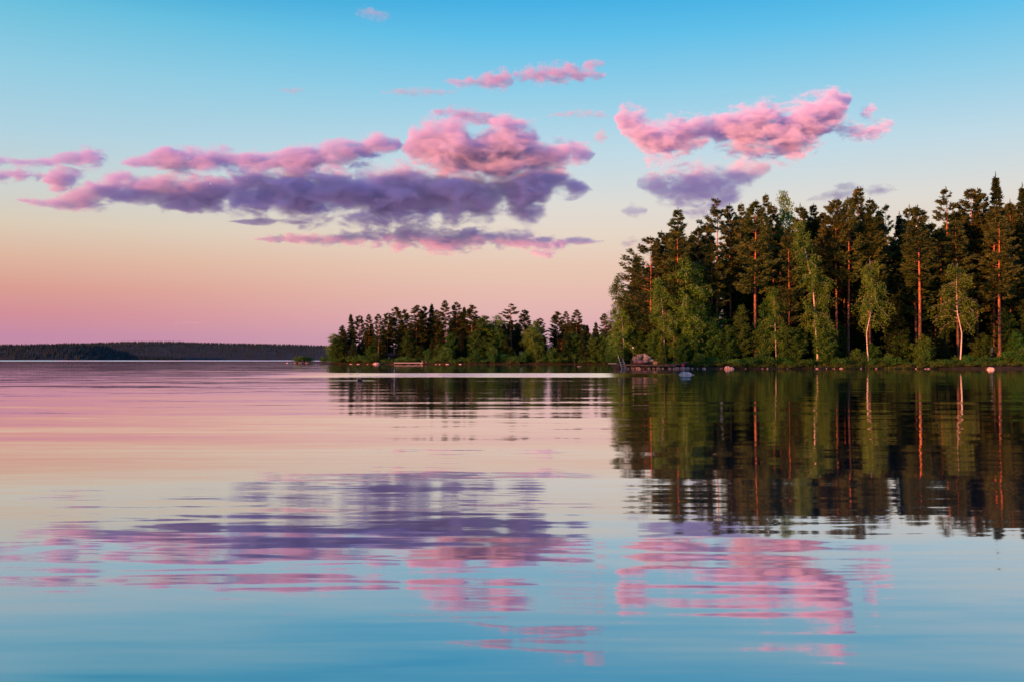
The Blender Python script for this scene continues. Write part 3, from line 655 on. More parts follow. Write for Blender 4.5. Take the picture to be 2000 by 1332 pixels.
# ------------------------------------------------------------------ shrubs and ground cover
def shrub(i, px, d, s, label, group):
    st, fo = SH[i]; x = (px - 1000) / F * d; o = empty('shrub', (x, d, ground(x, d) - .05), rf.uniform(0, 6.28), (s * rf.uniform(.9, 1.3), s, s * rf.uniform(.8, 1.15)))
    tag(o, label, 'shrub', group); link('stem', st, o); link('foliage', fo, o)
def shore_y(px, lo, hi, inset):               # first dry spot going inland along a column of the view
    d = lo
    while d < hi:
        if poly_sdf([((px - 1000) / F * d, d)], SHORE)[0] > inset: return d
        d += .3
    return hi
for i in range(105):
    px = 1288 + (2030 - 1288) * (i + rf.random()) / 105
    if 1300 < px < 1345: continue
    d = shore_y(px, 166, 190, .9 + rf.random() * 2.6)
    shrub(rf.choice((0, 0, 1, 2, 2, 3)), px, d, rf.uniform(.6, 1.15), 'green shrub on the bank under the tall wood', 'green shrubs on the bank under the tall wood')
for i in range(10):
    shrub(rf.choice((0, 1)), 1262 + rf.random() * 36, rf.uniform(177.5, 181), rf.uniform(.8, 1.2), 'green shrub behind the lichen-covered boulders', 'green shrubs behind the boulders')
for i in range(60):
    px = 648 + (1200 - 648) * (i + rf.random()) / 60
    d = shore_y(px, 330, 360, .8 + rf.random() * 1.5)
    if 755 < px < 772: continue
    shrub(rf.choice((0, 1, 2)), px, d, rf.uniform(1.2, 2.1), 'dark green shrub at the waterline of the wooded point', 'dark green shrubs at the waterline of the wooded point')
for px, s in ((583, .8), (590, 1.1), (597, 1.0), (602, .7), (641, 1.0), (632, .7)):
    st, fo = SH[0]; d = 442; x = (px - 1000) / F * d; o = empty('shrub', (x, d, .25), rf.uniform(0, 6), (s * 2.4, s * 1.6, s * 1.9))
    tag(o, 'dark low shrub on the islet off the wooded point', 'shrub', 'dark low shrubs on the islet'); link('stem', st, o); link('foliage', fo, o)
gl_ = Leaves(); rs = np.random.RandomState(5)
for i in range(26000):
    if i < 20000: px = rf.uniform(1230, 2060); d = shore_y(px, 168, 190, .35) + rf.random() ** 2 * 7 if i % 40 == 0 else d + rf.uniform(-.3, .3)
    else: px = rf.uniform(650, 1200); d = shore_y(px, 334, 356, .3) + rf.random() * 3 if i % 40 == 0 else d
    if i % 40: px = px0 + rf.gauss(0, 4)
    else: px0 = px
    x = (px - 1000) / F * d; s_ = rf.uniform(.25, .6)
    if i % 40 == 0: gz = ground(x, d)
    gl_.add((x, d, gz - .05), (rf.gauss(0, .35) * s_, rf.gauss(-.1, .35) * s_, s_), .035)
M_grass = foliage_mat('bank_grass', (0.03, 0.06, 0.01), (0.09, 0.12, 0.02))
tag(link('grass', gl_.mesh('grass', M_grass, rs)), 'grass and bilberry tufts hanging over the bank', 'grass', kind='stuff')
# ------------------------------------------------------------------ rocks, jetties, ladder, buoy, boat, lamp, hut
M_rock = noise_mat('granite', (0.24, 0.18, 0.155), (0.76, 0.56, 0.46), 2.2, bump=0.6, obj_rand=.25)
M_rockr = noise_mat('red_granite', (0.10, 0.06, 0.05), (0.33, 0.22, 0.18), 1.6, bump=0.6, obj_rand=.25)
M_lichen = noise_mat('lichen_rock', (0.12, 0.11, 0.08), (0.36, 0.32, 0.21), 1.3, bump=0.7, obj_rand=.2)
M_plank = noise_mat('old_boards', (0.10, 0.07, 0.05), (0.20, 0.14, 0.10), 2.0, bump=.3)
M_newplank = noise_mat('new_board', (0.66, 0.36, 0.16), (0.80, 0.48, 0.24), 3.0, bump=.2)
M_rust = noise_mat('rusty_crib', (0.16, 0.05, 0.025), (0.36, 0.13, 0.06), 2.5, bump=.5)
M_steel, _t, _p = mat('galvanised_steel', 0.4, .5); _p.inputs['Base Color'].default_value = (.6, .62, .62, 1); _p.inputs['Metallic'].default_value = .5
M_red, _t, _p = mat('red_plastic', 0.4, .4); _p.inputs['Base Color'].default_value = (.75, .03, .04, 1)
M_boat = noise_mat('tarred_boards', (0.02, 0.022, 0.02), (0.05, 0.05, 0.042), 2.5)
M_white, _t, _p = mat('white_paint', 0.5, .4); _p.inputs['Base Color'].default_value = (.8, .78, .74, 1)
M_roof = noise_mat('clay_roof', (0.20, 0.10, 0.07), (0.30, 0.17, 0.12), 3)
M_hutw = noise_mat('hut_boards', (0.03, 0.022, 0.018), (0.06, 0.04, 0.03), 3)
IV3, IF3 = ico(3)
def rock_mesh(seed, flat=.55, rough=.22, m=M_rock):
    V = []
    for v in IV3:
        v = Vector(v); n = mnoise.fractal(v * 1.1 + Vector((seed * 3.3, 0, 0)), 1.0, 2.0, 4); c = mnoise.cell(v * 1.6 + Vector((seed, 0, 0))) * .12
        v = v * (1 + n * rough + c); v.z *= flat; V.append(v)
    me = npmesh('rock', V, IF3, m, False); return me
RK = [rock_mesh(i, m=M_rock) for i in range(4)]; RKR = [rock_mesh(i + 9, m=M_rockr) for i in range(3)]; RKL = [rock_mesh(i + 20, .7, .35, M_lichen) for i in range(3)]
def rock(me, px, py, w, h, d, label, group=None, z=None, name='rock', dep=.8, rz=None):
    """w, h: size in pixels of the photograph"""
    k = d / F; o = link(name, me); W_ = w * k / 2; H_ = h * k
    zc = (CAMZ + (HY - py) * k) if z is None else z
    o.location = ((px - 1000) * k, d, zc); o.scale = (W_ * .85, W_ * dep * .85, H_ * .9); o.rotation_euler = (0, 0, rf.uniform(-.5, .5) if rz is None else rz)
    return tag(o, label, 'rock', group)
def d_of(py): return CAMZ * F / (py - HY)     # distance of a point of the water surface
M_rockp = noise_mat('warmed_pale_granite', (0.50, 0.33, 0.22), (0.86, 0.62, 0.44), 1.2, bump=.4)  # pale granite with a warm sky glow put into its pinkish colour
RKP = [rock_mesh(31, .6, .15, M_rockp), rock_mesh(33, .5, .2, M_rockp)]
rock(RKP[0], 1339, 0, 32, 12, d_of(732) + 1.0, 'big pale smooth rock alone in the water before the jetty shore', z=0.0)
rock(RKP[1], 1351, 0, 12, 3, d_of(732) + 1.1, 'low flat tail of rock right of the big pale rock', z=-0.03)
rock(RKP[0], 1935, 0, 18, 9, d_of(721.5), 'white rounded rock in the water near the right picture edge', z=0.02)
rock(RK[3], 1421, 0, 14, 8, 172.6, 'pale pointed rock at the waterline below the broad orange-lit pine', z=0.15)
rock(RK[0], 1428, 0, 14, 5, 172.2, 'low pinkish rock at the foot of the pale pointed rock', z=0.1)
for i in range(34):
    px = 1330 + 665 * min(.999, max(0, (rf.choice((.06, .16, .24, .36, .45, .52, .58, .7, .83, .9)) + rf.gauss(0, .035))))
    d = shore_y(px, 166, 190, -.1)
    big_ = rf.random() < .3
    rock((RK + RKR)[rf.randrange(7)], px, 0, rf.uniform(5, 9) if big_ else rf.uniform(2.5, 5.5), rf.uniform(2.5, 4) if big_ else rf.uniform(1.2, 2.6), d, 'small pale stone at the waterline of the tall wood', 'small stones along the waterline of the tall wood', z=rf.uniform(0.0, .1))
for px, w, h in ((1247, 12, 5), (1257, 9, 4), (1236, 8, 4), (1286, 9, 4), (1294, 7, 3), (1308, 8, 4), (1316, 6, 3), (1268, 7, 4), (1277, 6, 3), (1226, 7, 4)):
    rock((RKR + RK)[rf.randrange(6)], px, 0, w, h, 171.9, 'pinkish stone under the long wooden jetty', 'pinkish stones under the long jetty', z=.12)
for i in range(15):
    px = rf.uniform(660, 985); d = shore_y(px, 330, 352, -.1); rock((RK + RKR)[rf.randrange(7)], px, 0, rf.uniform(4, 9), rf.uniform(1, 2.2), d, 'small stone at the waterline of the wooded point', 'small stones along the wooded point', z=.05)
rock(RK[3], 736, 0, 16, 5, 339.2, 'pale humped rock on the shore left of the far jetty', z=.2)
rock(RK[0], 561, 0, 4, 2, 432, 'tiny white stone in the water left of the islet', z=.05)
for px, w, h in ((577, 8, 2.5), (588, 12, 3), (600, 10, 3)): rock(RKR[1], px, 0, w, h, 437.5, 'dark flat rock on the islet shore', 'dark flat rocks on the islet', z=.15)
rock(RK[2], 1131, 0, 9, 1.6, d_of(715.5), 'flat pale rock awash in the bay left of the jetty', z=0.0)
# lichen-covered boulder mound behind the jetty
for px, py, w, h, d, lb in ((1258, 700, 34, 14, 177.5, 'largest boulder of the mound, capped with yellow lichen'), (1243, 703, 20, 12, 176.4, 'rounded boulder at the left foot of the mound'),
        (1272, 706, 18, 8, 176.2, 'tilted orange-brown boulder at the right foot of the mound'), (1253, 707, 40, 8, 175.6, 'smooth grey-pink slab of rock sloping to the jetty'),
        (1262, 702, 15, 8, 175.9, 'angular grey boulder in the middle of the mound'), (1248, 697, 14, 8, 176.6, 'small lichen boulder high on the left of the mound'), (1281, 709, 14, 6, 175.2, 'low grey boulder right of the mound')):
    rock((RKL + RKR)[int(px) % 3 if 'slab' not in lb else 3], px, py, w, h, d, lb, name='boulder')
tag(None, None) if False else None

def P3(px, py, d): return at(px, py, d)
# long wooden jetty resting on stones
JD = 172.0; k = JD / F
j = empty('jetty', ((1262 - 1000) * k, JD, 0)); tag(j, 'long low dark wooden jetty with a rusty crib at its outer end', 'jetty')
def loc(px, z, dy=0): return ((px - 1262) * k, dy, z)
mb = MB(); x0 = loc(1200, 0)[0]; x1 = loc(1318, 0)[0]
for i in range(48):
    u = i / 48; x = x0 + (x1 - x0) * (u + .5 / 48); mb.box((x, 0, .80 - .18 * u + rf.uniform(-.008, .008)), ((x1 - x0) / 48 - .02, 1.7, .045), Matrix.Rotation(rf.uniform(-.01, .01), 3, 'X'), .006)
mb.obj('deck', M_plank, j)
for dy in (-.75, .75): MB().tube([(x0, dy, .70), (x1, dy, .52)], .09, 6).obj('beam', M_plank, j)
mb = MB()
for q in range(4):
    for s_ in (-1, 1): mb.tube([loc(1199, .08 + q * .17 - .1, s_ * .6), loc(1208, .08 + q * .17 - .1, s_ * .6)], .085, 6)
    for px in (1199.8, 1207.2): mb.tube([loc(px, .16 + q * .17 - .1, -.7), loc(px, .16 + q * .17 - .1, .7)], .085, 6)
mb.box(loc(1203.5, .15), (.62, .95, .9), None, .05)
mb.obj('crib', M_rust, j)
mb = MB()
for px in (1222, 1240, 1262, 1284, 1304):
    for dy in (-.7, .7): mb.tube([loc(px, -.5, dy), loc(px, .56, dy)], .07, 7)
mb.obj('post', M_plank, j)
bd = empty('board', ((1195.5 - 1000) * k, JD - .35, .93), .04); tag(bd, 'fresh orange-brown plank jutting out past the jetty end over the crib', 'plank')
MB().box((0, 0, 0), (1.42, .30, .20), None, .008).obj('plank', M_newplank, bd); MB().box((.05, .32, -.005), (1.3, .26, .18), None, .008).obj('plank', M_newplank, bd)
MB().box((.45, .16, -.06), (.10, .6, .055), None, .006).obj('cleat', M_newplank, bd)
ld = empty('swim_ladder', ((1212 - 1000) * k, JD - 1.0, 0)); tag(ld, 'steel swimming ladder leaning at the jetty edge', 'ladder')
def ll(px, py, dy=0): return ((px - 1212) * k, dy, CAMZ + (HY - py) * k)
MB().tube([ll(1205.5, 693.5), ll(1208, 701), ll(1212.5, 717), ll(1213, 722)], .035, 8).obj('rail', M_steel, ld, True)
MB().tube([ll(1215, 699.5, .5), ll(1217, 706, .5), ll(1221, 716, .5), ll(1221.5, 722, .5)], .035, 8).obj('rail', M_steel, ld, True)
for py in (707, 711, 715, 719): MB().tube([ll(1209.6 + (py - 707) * .27, py), ll(1218.2 + (py - 707) * .3, py, .5)], .022, 6).obj('rung', M_steel, ld, True)
# pulled-up rowing boat with its dark hull towards the lake
bt = empty('rowing_boat', ((1324 - 1000) * k, JD + .6, .42), .06); bt.rotation_euler = (0, -.10, .06); tag(bt, 'dark rowing boat pulled up on the stones right of the jetty', 'boat')
n1, n2 = 18, 9; V = []; Fs = []; V2 = []
for i in range(n1 + 1):
    u = i / n1 * 2 - 1; bw = .62 * (1 - abs(u) ** 2.4) ** .8 + .012; sh_ = .42 + .26 * u * u
    for jx in range(n2):
        a = PI * jx / (n2 - 1); V.append((u * 2.05, -bw * math.cos(a), sh_ - (sh_ - .02 + .0) * math.sin(a) ** .75))
for i in range(n1):
    for jx in range(n2 - 1): a = i * n2 + jx; Fs.append((a, a + 1, a + n2 + 1, a + n2))
h_ = link('hull', mesh('hull', V, Fs, M_boat, True), bt); md = h_.modifiers.new('s', 'SOLIDIFY'); md.thickness = .03
for s_ in (0, n2 - 1): MB().tube([V[i * n2 + s_] for i in range(n1 + 1)], .028, 6).obj('gunwale', M_plank, bt, True)
for u in (-.9, 0, .9): MB().box((u, 0, .34), (.22, 1.0 if u == 0 else .85, .03), None, .006).obj('thwart', M_plank, bt)
# red buoy in front of the boat
bu = empty('buoy', ((1333 - 1000) * k, JD - .3, .0)); bu.location.z = 0.62; tag(bu, 'round red buoy hanging at the side of the dark rowing boat', 'buoy')
V = [Vector(v) * .25 for v in IV3]; link('float', npmesh('float', V, IF3, M_red, True), bu)
MB().tube([(0, 0, .22), (0, 0, .33)], .05, 8).obj('eyelet', M_red, bu, True)
MB().tube([(0, 0, .32), (.02, .25, .36), (.04, .55, .30)], .012, 5).obj('rope', M_white, bu)
# flat stones the buoy and boat sit on
for px, w, h in ((1322, 12, 4), (1333, 12, 5), (1343, 10, 3)): rock(RK[px % 4], px, 0, w, h, JD + .2, 'grey stone under the dark rowing boat', 'grey stones under the rowing boat', z=.15)
# garden lamp on a thin pole
dl = 177.0; kl = dl / F; gx = (1236.5 - 1000) * kl
lp = empty('lamp_post', (gx, dl, 0.5)); tag(lp, 'thin pole with a small white globe behind the boulders', 'lamp')
zt = CAMZ + (HY - 679) * kl - .5
MB().tube([(0, 0, -.6), (0, 0, zt - .1)], .03, 8).obj('pole', M_abark, lp); link('globe', npmesh('globe', [Vector(v) * .13 + Vector((0, 0, zt)) for v in IV], IF, M_white, True), lp); MB().tube([(0, 0, zt - .16), (0, 0, zt - .09)], [.05, .08], 8).obj('collar', M_steel, lp)
ps = empty('post', ((1231.5 - 1000) * kl, dl - 1, 0.4)); tag(ps, 'short leaning grey wooden post left of the globe lamp', 'post'); MB().tube([(0, 0, -.5), (-.02, 0, .6), (-.05, 0, 1.15)], [.07, .065, .05], 7).obj('shaft', M_plank, ps); MB().tube([(-.05, 0, 1.14), (-.05, 0, 1.2)], [.06, .03], 7).obj('cap', M_plank, ps)
# small jetty of the wooded point
d2 = 337.0; k2 = d2 / F; j2 = empty('jetty', ((797 - 1000) * k2, d2, 0)); tag(j2, 'short pale jetty with white rails at the wooded point', 'jetty')
def l2(px, z, dy=0): return ((px - 797) * k2, dy, z)
mb = MB(); 
for i in range(30): mb.box(((i - 14.5) * .32, 0, .36), (.29, 1.5, .05), None, .006)
mb.obj('deck', M_plank, j2)
for dy in (-.72, .72): MB().tube([l2(770, .50, dy), l2(826, .50, dy)], .06, 6).obj('rail', M_white, j2)
for px in (771, 782, 797, 812, 825): MB().tube([l2(px, -.4, -.72), l2(px, .5, -.72)], .06, 6).obj('leg', M_plank, j2)
MB().tube([l2(824, .3, .6), l2(824, 1.5, .6)], .04, 6).obj('mooring_post', M_white, j2)
# hut among the trees of the point
dh = 351.0; kh = dh / F; gh = ground((764 - 1000) * kh, dh); hu = empty('hut', ((764 - 1000) * kh, dh, gh)); tag(hu, 'small brown hut with a reddish roof half hidden in the wooded point', 'hut')
MB().box((0, 0, 1.0), (2.6, 2.4, 2.0)).obj('wall', M_hutw, hu)
mb = MB(); mb.add([(-1.6, -1.6, 1.9), (1.6, -1.6, 1.9), (1.6, 0, 2.75), (-1.6, 0, 2.75), (-1.6, 1.6, 1.9), (1.6, 1.6, 1.9), (-1.6, -1.6, 2.0), (1.6, -1.6, 2.0), (1.6, 0, 2.85), (-1.6, 0, 2.85), (-1.6, 1.6, 2.0), (1.6, 1.6, 2.0)],
    [(0, 1, 2, 3), (3, 2, 5, 4), (6, 9, 8, 7), (9, 10, 11, 8), (0, 6, 7, 1), (4, 5, 11, 10), (0, 3, 9, 6), (3, 4, 10, 9), (1, 7, 8, 2), (2, 8, 11, 5)]); mb.obj('roof', M_roof, hu)
MB().box((.5, -1.22, .85), (.7, .06, 1.6)).obj('door', M_plank, hu); MB().box((-.6, -1.22, 1.2), (.6, .05, .5)).obj('window', M_steel, hu)
# bird swimming off the point
M_duck = noise_mat('dark_feathers', (0.006, 0.006, 0.006), (0.02, 0.018, 0.016), 8)
dk = empty('duck', ((703 - 1000) / F * d_of(743), d_of(743), 0)); tag(dk, 'dark bird swimming in the bay, trailing a bright wake', 'bird')
V = []
for v in IV3:
    v = Vector(v); x, y, z = v; b_ = Vector((x * .20, y * .09 * (1 - .3 * x), z * .07 + .03)); b_.z += max(0, -x - .6) * .10; V.append(b_)
V2 = []
mb = MB(); mb.add(V, [tuple(f) for f in IF3.tolist()]); mb.tube([(.13, 0, .05), (.17, 0, .12), (.185, 0, .17), (.215, 0, .18), (.25, 0, .175)], [.045, .03, .035, .033, .010], 10)
mb.obj('body', M_duck, dk, True)
# ------------------------------------------------------------------ clouds: real bodies of droplets six kilometres away, lit by the low sun, the small ones also shaded by their colour
CD = 6000.0; PXM = CD / F
def cloud_mat(name, strands, box, dens, seed, amp=1.12, grain=1.25, soft=0.75, full=0.92, depthf=1.5, rate=0.08, alb=None):
    alb = alb or CL_ALB  # a darker alb carries painted shade for the small clouds
    """strands: profiles (x, top, bottom) in metres round the cloud's origin; the body thins out towards each profile's edge"""
    x0, x1, z0, z1 = box
    m = bpy.data.materials.new(name); m.use_nodes = True; t = m.node_tree; t.nodes.clear()
    def M(op, a, b=None, c=None, cl=False):
        n = N(t, 'ShaderNodeMath', operation=op); n.use_clamp = cl
        for i, v in enumerate((a, b, c)):
            if v is None: continue
            if isinstance(v, (int, float)): n.inputs[i].default_value = v
            else: L(t, v, n.inputs[i])
        return n.outputs[0]
    tc_ = N(t, 'ShaderNodeTexCoord'); sp_ = N(t, 'ShaderNodeSeparateXYZ'); L(t, tc_.outputs['Object'], sp_.inputs[0])
    px_, py_, pz_ = sp_.outputs
    u = M('DIVIDE', M('SUBTRACT', px_, x0), x1 - x0)
    mp = N(t, 'ShaderNodeMapping'); mp.inputs['Scale'].default_value = (1 / (160 * grain), 1 / (140 * grain), 1 / (78 * grain)); mp.inputs['Location'].default_value = (seed * 3.7, seed * 1.3, seed * 2.9)
    L(t, tc_.outputs['Object'], mp.inputs['Vector'])
    nz = N(t, 'ShaderNodeTexNoise'); nz.inputs['Scale'].default_value = 1; nz.inputs['Detail'].default_value = 9; nz.inputs['Roughness'].default_value = 0.66; nz.inputs['Distortion'].default_value = 0.35
    L(t, mp.outputs[0], nz.inputs['Vector'])
    nse = M('MULTIPLY', M('SUBTRACT', nz.outputs['Fac'], 0.5), 2 * 2.0 * amp)
    best = None
    for st in strands:
        cu = N(t, 'ShaderNodeRGBCurve')
        L(t, u, cu.inputs['Color'])
        for ci, f in ((0, lambda p: (p[1] + p[2]) / 2), (1, lambda p: max((p[1] - p[2]) / 2, 0))):
            c = cu.mapping.curves[ci]
            pts = [((p[0] - x0) / (x1 - x0), (f(p) - z0) / (z1 - z0) if ci == 0 else f(p) / (z1 - z0)) for p in st]
            if ci == 1:
                pts = [(max(0, pts[0][0] - 0.004), 0.0)] + pts + [(min(1, pts[-1][0] + 0.004), 0.0)]
            else: pts = [(0.0, pts[0][1])] + pts + [(1.0, pts[-1][1])]
            if ci == 1: pts = ([(0.0, 0.0)] if pts[0][0] > 0.001 else []) + pts + ([(1.0, 0.0)] if pts[-1][0] < 0.999 else [])
            pts = [p for i, p in enumerate(pts) if i == 0 or p[0] > pts[i - 1][0] + 1e-5]
            c.points[0].location = pts[0]; c.points[1].location = pts[-1]
            for p in pts[1:-1]: c.points.new(*p)
            for p in c.points: p.handle_type = 'VECTOR'
        cu.mapping.update()
        sc_ = N(t, 'ShaderNodeSeparateColor'); L(t, cu.outputs[0], sc_.inputs[0])
        mid = M('MULTIPLY_ADD', sc_.outputs[0], z1 - z0, z0)
        half = M('MAXIMUM', M('MULTIPLY', sc_.outputs[1], z1 - z0), 1.0)
        dz = M('DIVIDE', M('SUBTRACT', pz_, mid), half); dy = M('DIVIDE', py_, M('MULTIPLY_ADD', half, depthf, 25.0))
        q = M('SQRT', M('ADD', M('MULTIPLY', dz, dz), M('MULTIPLY', dy, dy)))
        # thin strands get no deep hollows, wide ones keep a solid heart
        f_ = M('SUBTRACT', full, q)
        f_ = M('MULTIPLY_ADD', M('LESS_THAN', half, 1.5), -9.0, f_)
        best = f_ if best is None else M('MAXIMUM', best, f_)
    f_ = M('ADD', best, nse)
    mr = N(t, 'ShaderNodeMapRange', interpolation_type='SMOOTHSTEP'); mr.inputs[1].default_value = 0.0; mr.inputs[2].default_value = soft; mr.inputs[3].default_value = 0.0; mr.inputs[4].default_value = dens
    L(t, f_, mr.inputs[0])
    sc = N(t, 'ShaderNodeVolumeScatter'); sc.inputs['Color'].default_value = (*alb, 1); sc.inputs['Anisotropy'].default_value = CL_ANI
    L(t, mr.outputs[0], sc.inputs['Density'])
    ab = N(t, 'ShaderNodeVolumeAbsorption'); ab.inputs['Color'].default_value = (*alb, 1); L(t, mr.outputs[0], ab.inputs['Density'])
    ad = N(t, 'ShaderNodeAddShader'); L(t, sc.outputs[0], ad.inputs[0]); L(t, ab.outputs[0], ad.inputs[1])
    o = N(t, 'ShaderNodeOutputMaterial'); L(t, ad.outputs[0], o.inputs['Volume'])
    m.cycles.volume_step_rate = rate
    return m
def build_cloud(strands, label, seed, dens=None, dist=CD, grow=1.28, **kw):
    """strands in the photograph's pixels: (x, top row, bottom row)"""
    rnd = random.Random(seed); k = dist / F; dens = dens or CL_DENS
    xs = [p[0] for s in strands for p in s]; ts = [p[1] for s in strands for p in s]; bs = [p[2] for s in strands for p in s]
    cx, cy = (min(xs) + max(xs)) / 2, (min(ts) + max(bs)) / 2
    loc = Vector(((cx - 1000) * k, dist, CAMZ + (HY - cy) * k))
    ST = [[((p[0] - cx) * k, (cy - p[1]) * k, (cy - p[2]) * k) for p in s] for s in strands]
    Vs = []; Fs = []; b = 0
    for s in ST:
        x = s[0][0]
        while x <= s[-1][0]:
            tp = np.interp(x, [p[0] for p in s], [p[1] for p in s]); bt = np.interp(x, [p[0] for p in s], [p[2] for p in s]); h = (tp - bt) / 2
            r = h * grow + 3 * k
            Vs.append(IV * np.array([max(r * .6, 6 * k), r * 1.5 + 25, r]) + np.array([x, 0, (tp + bt) / 2])); Fs.append(IF + b); b += len(IV)
            x += max(2.5 * k, h * .25)
    me = npmesh('cloud', np.concatenate(Vs), np.concatenate(Fs)); o = link('cloud', me)
    vox = max(2.2 * k, 5)
    md = o.modifiers.new('r', 'REMESH'); md.mode = 'VOXEL'; md.voxel_size = vox
    dg = bpy.context.evaluated_depsgraph_get(); nm_ = bpy.data.meshes.new_from_object(o.evaluated_get(dg))
    o.modifiers.clear(); o.data = nm_; bpy.data.meshes.remove(me); nm_.name = 'cloud'
    n = len(nm_.vertices); co = np.empty(n * 3, np.float32); nm_.vertices.foreach_get('co', co); co = co.reshape(-1, 3)
    no = np.empty(n * 3, np.float32); nm_.vertices.foreach_get('normal', no); no = no.reshape(-1, 3)
    off = Vector((seed * 7.7, seed * 3.1, 0))
    d = np.array([mnoise.fractal(Vector((p[0] / 90, p[1] / 90, p[2] / 60)) + off, 0.8, 2.1, 4) for p in co]) * 3.0 * k
    co = co + no * d[:, None]
    nm_.vertices.foreach_set('co', co.astype(np.float32).ravel()); nm_.update()
    lo = co.min(0); hi = co.max(0)
    size = float(np.linalg.norm(hi - lo))
    box = (float(lo[0]), float(hi[0]), float(lo[2]), float(hi[2]))
    m = cloud_mat('cloud_droplets', ST, box, dens, seed, rate=min(1.0, CL_STEP * 10 / size), **kw)
    nm_.materials.clear(); nm_.materials.append(m); o.location = loc
    tag(o, label, 'cloud', 'pink and violet clouds over the lake')
    return o
big = [[(30,388,393),(80,383,406),(130,375,408),(180,350,405),(230,335,400),(300,340,402),(380,333,414),(450,330,418),(520,325,424),(600,328,432),(680,333,434),(750,330,437),(800,330,436),(860,320,434),(895,330,430),(915,332,414),(935,335,426),(960,330,422),(985,325,405),(1003,322,420),(1020,318,431),(1055,318,424),(1080,325,385),(1125,338,380),(1142,352,378),(1155,368,374)],
       [(235,316,322),(260,300,328),(330,285,335),(400,293,338),(430,287,338),(480,285,338),(530,292,336),(580,290,338),(640,280,334),(700,268,322),(740,256,306),(775,262,296),(785,278,286)],
       [(786,284,298),(800,250,312),(830,235,335),(865,229,345),(900,236,345),(922,262,345),(940,260,352),(960,248,358),(985,237,358),(1020,236,352),(1045,240,345),(1060,272,335),(1090,276,332),(1120,270,328),(1150,282,320),(1162,298,303)],
       [(445,431,435),(500,424,440),(560,426,441),(600,434,437)]]
left = [[(-60,310,326),(0,306,328),(60,308,328),(100,304,322),(140,287,324),(180,281,328),(198,288,318),(207,300,305)], [(-40,330,355),(0,328,355),(50,330,353),(92,338,346)], [(82,348,358),(110,322,378),(135,326,370),(162,332,345)]]
low = [[(495,466,469),(540,457,475),(600,451,481),(650,449,481),(690,453,484),(720,438,482),(760,444,489),(800,433,491),(840,440,497),(880,446,502),(920,443,490),(960,440,486),(1000,448,486),(1040,454,502),(1080,460,499),(1120,461,481),(1182,468,474)]]
right1 = [[(1200,226,233),(1215,203,258),(1245,208,254),(1272,222,248),(1286,238,244)],
          [(1215,252,262),(1250,248,285),(1272,236,318),(1300,232,316),(1330,230,302),(1360,230,290),(1390,222,272),(1420,213,288),(1460,210,302),(1495,198,302),(1520,214,300),(1535,205,312),(1555,198,312),(1575,192,298),(1600,184,280),(1640,178,246),(1656,180,214),(1664,188,196)]]
right2 = [[(1245,348,366),(1275,332,382),(1305,322,402),(1350,322,417),(1400,316,420),(1440,314,402),(1480,313,352),(1507,318,332)], [(1214,408,416),(1232,402,424),(1264,406,418)]]
right3 = [[(1578,388,393),(1615,370,396),(1660,354,392),(1684,360,372),(1700,366,386),(1725,356,384),(1758,369,373)]]
upper = [[(866,155,159),(895,147,168),(930,149,166),(955,138,171),(985,133,173),(1003,148,162)], [(1003,136,150),(1035,128,160),(1075,127,161),(1110,120,159),(1130,128,157),(1184,141,150)], [(1138,120,133),(1160,111,131),(1182,117,126)]]
build_cloud(big, 'widest bank of cumulus, with coral tops and a slate blue underside', 1, full=.96, amp=1.1, grow=1.36)
build_cloud(left, 'small pink cloud cut by the left picture edge', 2, depthf=1.2, full=.95, grain=.7, amp=1.2)
build_cloud(low, 'narrow pink and lavender cloud strip under the widest bank', 3, full=.82, grain=.7, grow=1.2, amp=1.2)
build_cloud(right1, 'coral cloud climbing towards the right with a bright tip', 4, full=.95, grain=.9, amp=1.2)
build_cloud(right2, 'pale lavender cloud directly above the left end of the tall wood', 5, dens=CL_DENS * .45, grain=.8, amp=1.4, soft=.9)
build_cloud(right3, 'thin slate blue cloud just over the tree tops', 6, alb=(.62, .68, .85), dens=CL_DENS * .35, grain=.6, amp=1.3, soft=.9)  # alb here and below: shade put into the small clouds' colour
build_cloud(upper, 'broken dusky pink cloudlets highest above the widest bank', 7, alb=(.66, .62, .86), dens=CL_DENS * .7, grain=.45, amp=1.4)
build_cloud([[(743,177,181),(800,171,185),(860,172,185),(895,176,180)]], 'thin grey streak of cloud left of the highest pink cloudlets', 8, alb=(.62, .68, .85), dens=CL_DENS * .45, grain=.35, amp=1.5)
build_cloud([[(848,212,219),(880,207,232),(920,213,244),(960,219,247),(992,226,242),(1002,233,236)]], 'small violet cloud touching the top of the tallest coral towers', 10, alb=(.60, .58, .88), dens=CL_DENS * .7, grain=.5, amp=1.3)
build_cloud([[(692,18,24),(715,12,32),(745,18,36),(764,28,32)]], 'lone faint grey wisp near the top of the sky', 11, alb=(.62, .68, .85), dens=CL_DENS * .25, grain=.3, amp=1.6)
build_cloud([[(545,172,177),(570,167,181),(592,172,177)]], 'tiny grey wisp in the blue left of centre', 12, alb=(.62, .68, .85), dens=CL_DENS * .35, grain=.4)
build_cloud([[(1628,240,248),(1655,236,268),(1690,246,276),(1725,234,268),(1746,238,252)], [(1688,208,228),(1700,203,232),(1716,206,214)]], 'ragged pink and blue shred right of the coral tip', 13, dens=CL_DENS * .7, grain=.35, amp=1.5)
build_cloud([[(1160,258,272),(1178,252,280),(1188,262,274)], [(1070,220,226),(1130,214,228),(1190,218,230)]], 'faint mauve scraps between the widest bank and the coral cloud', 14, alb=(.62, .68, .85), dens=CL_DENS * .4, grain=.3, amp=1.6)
build_cloud([[(340,631,633),(370,627,634),(402,630,632)]], 'tiny mauve streak low over the far hills', 15, alb=(.62, .68, .85), dens=CL_DENS * .4, grain=.4)
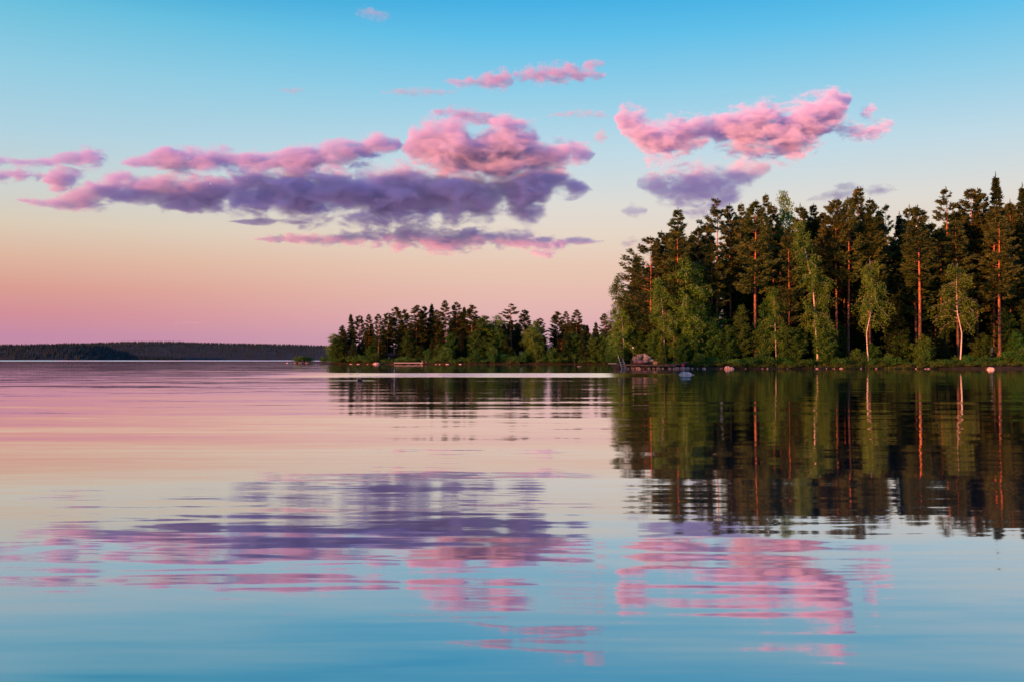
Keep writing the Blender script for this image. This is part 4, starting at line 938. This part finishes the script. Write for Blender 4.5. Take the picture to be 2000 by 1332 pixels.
build_cloud([[(1215,468,480),(1232,461,484),(1262,472,480)]], 'small pale violet cloud left of the pine crowns', 16, alb=(.62, .68, .85), dens=CL_DENS * .35, grain=.4, amp=1.4)
def shade_bank(seed):
    """added unseen bank that keeps the low sun off the lower halves of the clouds in view"""
    rnd = random.Random(seed); Vs = []; Fs = []; b = 0
    hx, hy = -SUN_AZ.x, -SUN_AZ.y
    for i in range(250):
        tx = rnd.uniform(-1150, 2450) if i < 210 else rnd.uniform(-2100, -1100); ty = CD + rnd.uniform(-330, 330); u = (tx + 3900) / 1.136 + rnd.uniform(0, 900)      # the place it shades, and how far towards the sun
        rz = rnd.uniform(60, 110) if i < 210 else rnd.uniform(35, 60); zc = (rnd.uniform(850, 1010 + 40 * (tx > 700)) if i < 210 else rnd.uniform(870, 960)) + u * math.tan(R(SUN_EL)) - rz * .5
        if rnd.random() < .10: zc += rnd.uniform(20, 60)
        Vs.append(IV * np.array([rnd.uniform(110, 230), rnd.uniform(110, 230), rz]) + np.array([tx - hx * u, ty - hy * u, zc])); Fs.append(IF + b); b += len(IV)
    V = np.concatenate(Vs); c = V.mean(0)
    o = link('cloud', npmesh('cloud', V - c, np.concatenate(Fs)), loc=c)
    md = o.modifiers.new('r', 'REMESH'); md.mode = 'VOXEL'; md.voxel_size = 25
    dg = bpy.context.evaluated_depsgraph_get(); nm_ = bpy.data.meshes.new_from_object(o.evaluated_get(dg)); o.modifiers.clear(); o.data = nm_
    m = bpy.data.materials.new('shade_bank_volume'); m.use_nodes = True; t = m.node_tree; t.nodes.clear()
    sc = N(t, 'ShaderNodeVolumeScatter'); sc.inputs['Color'].default_value = (*CL_ALB, 1); sc.inputs['Density'].default_value = 0.02
    om_ = N(t, 'ShaderNodeOutputMaterial'); L(t, sc.outputs[0], om_.inputs['Volume'])
    nm_.materials.clear(); nm_.materials.append(m)
    tag(o, 'unseen cloud bank added to shade the clouds in view', 'cloud', 'pink and violet clouds over the lake')
shade_bank(99)  # bank added out of view for the shade it throws
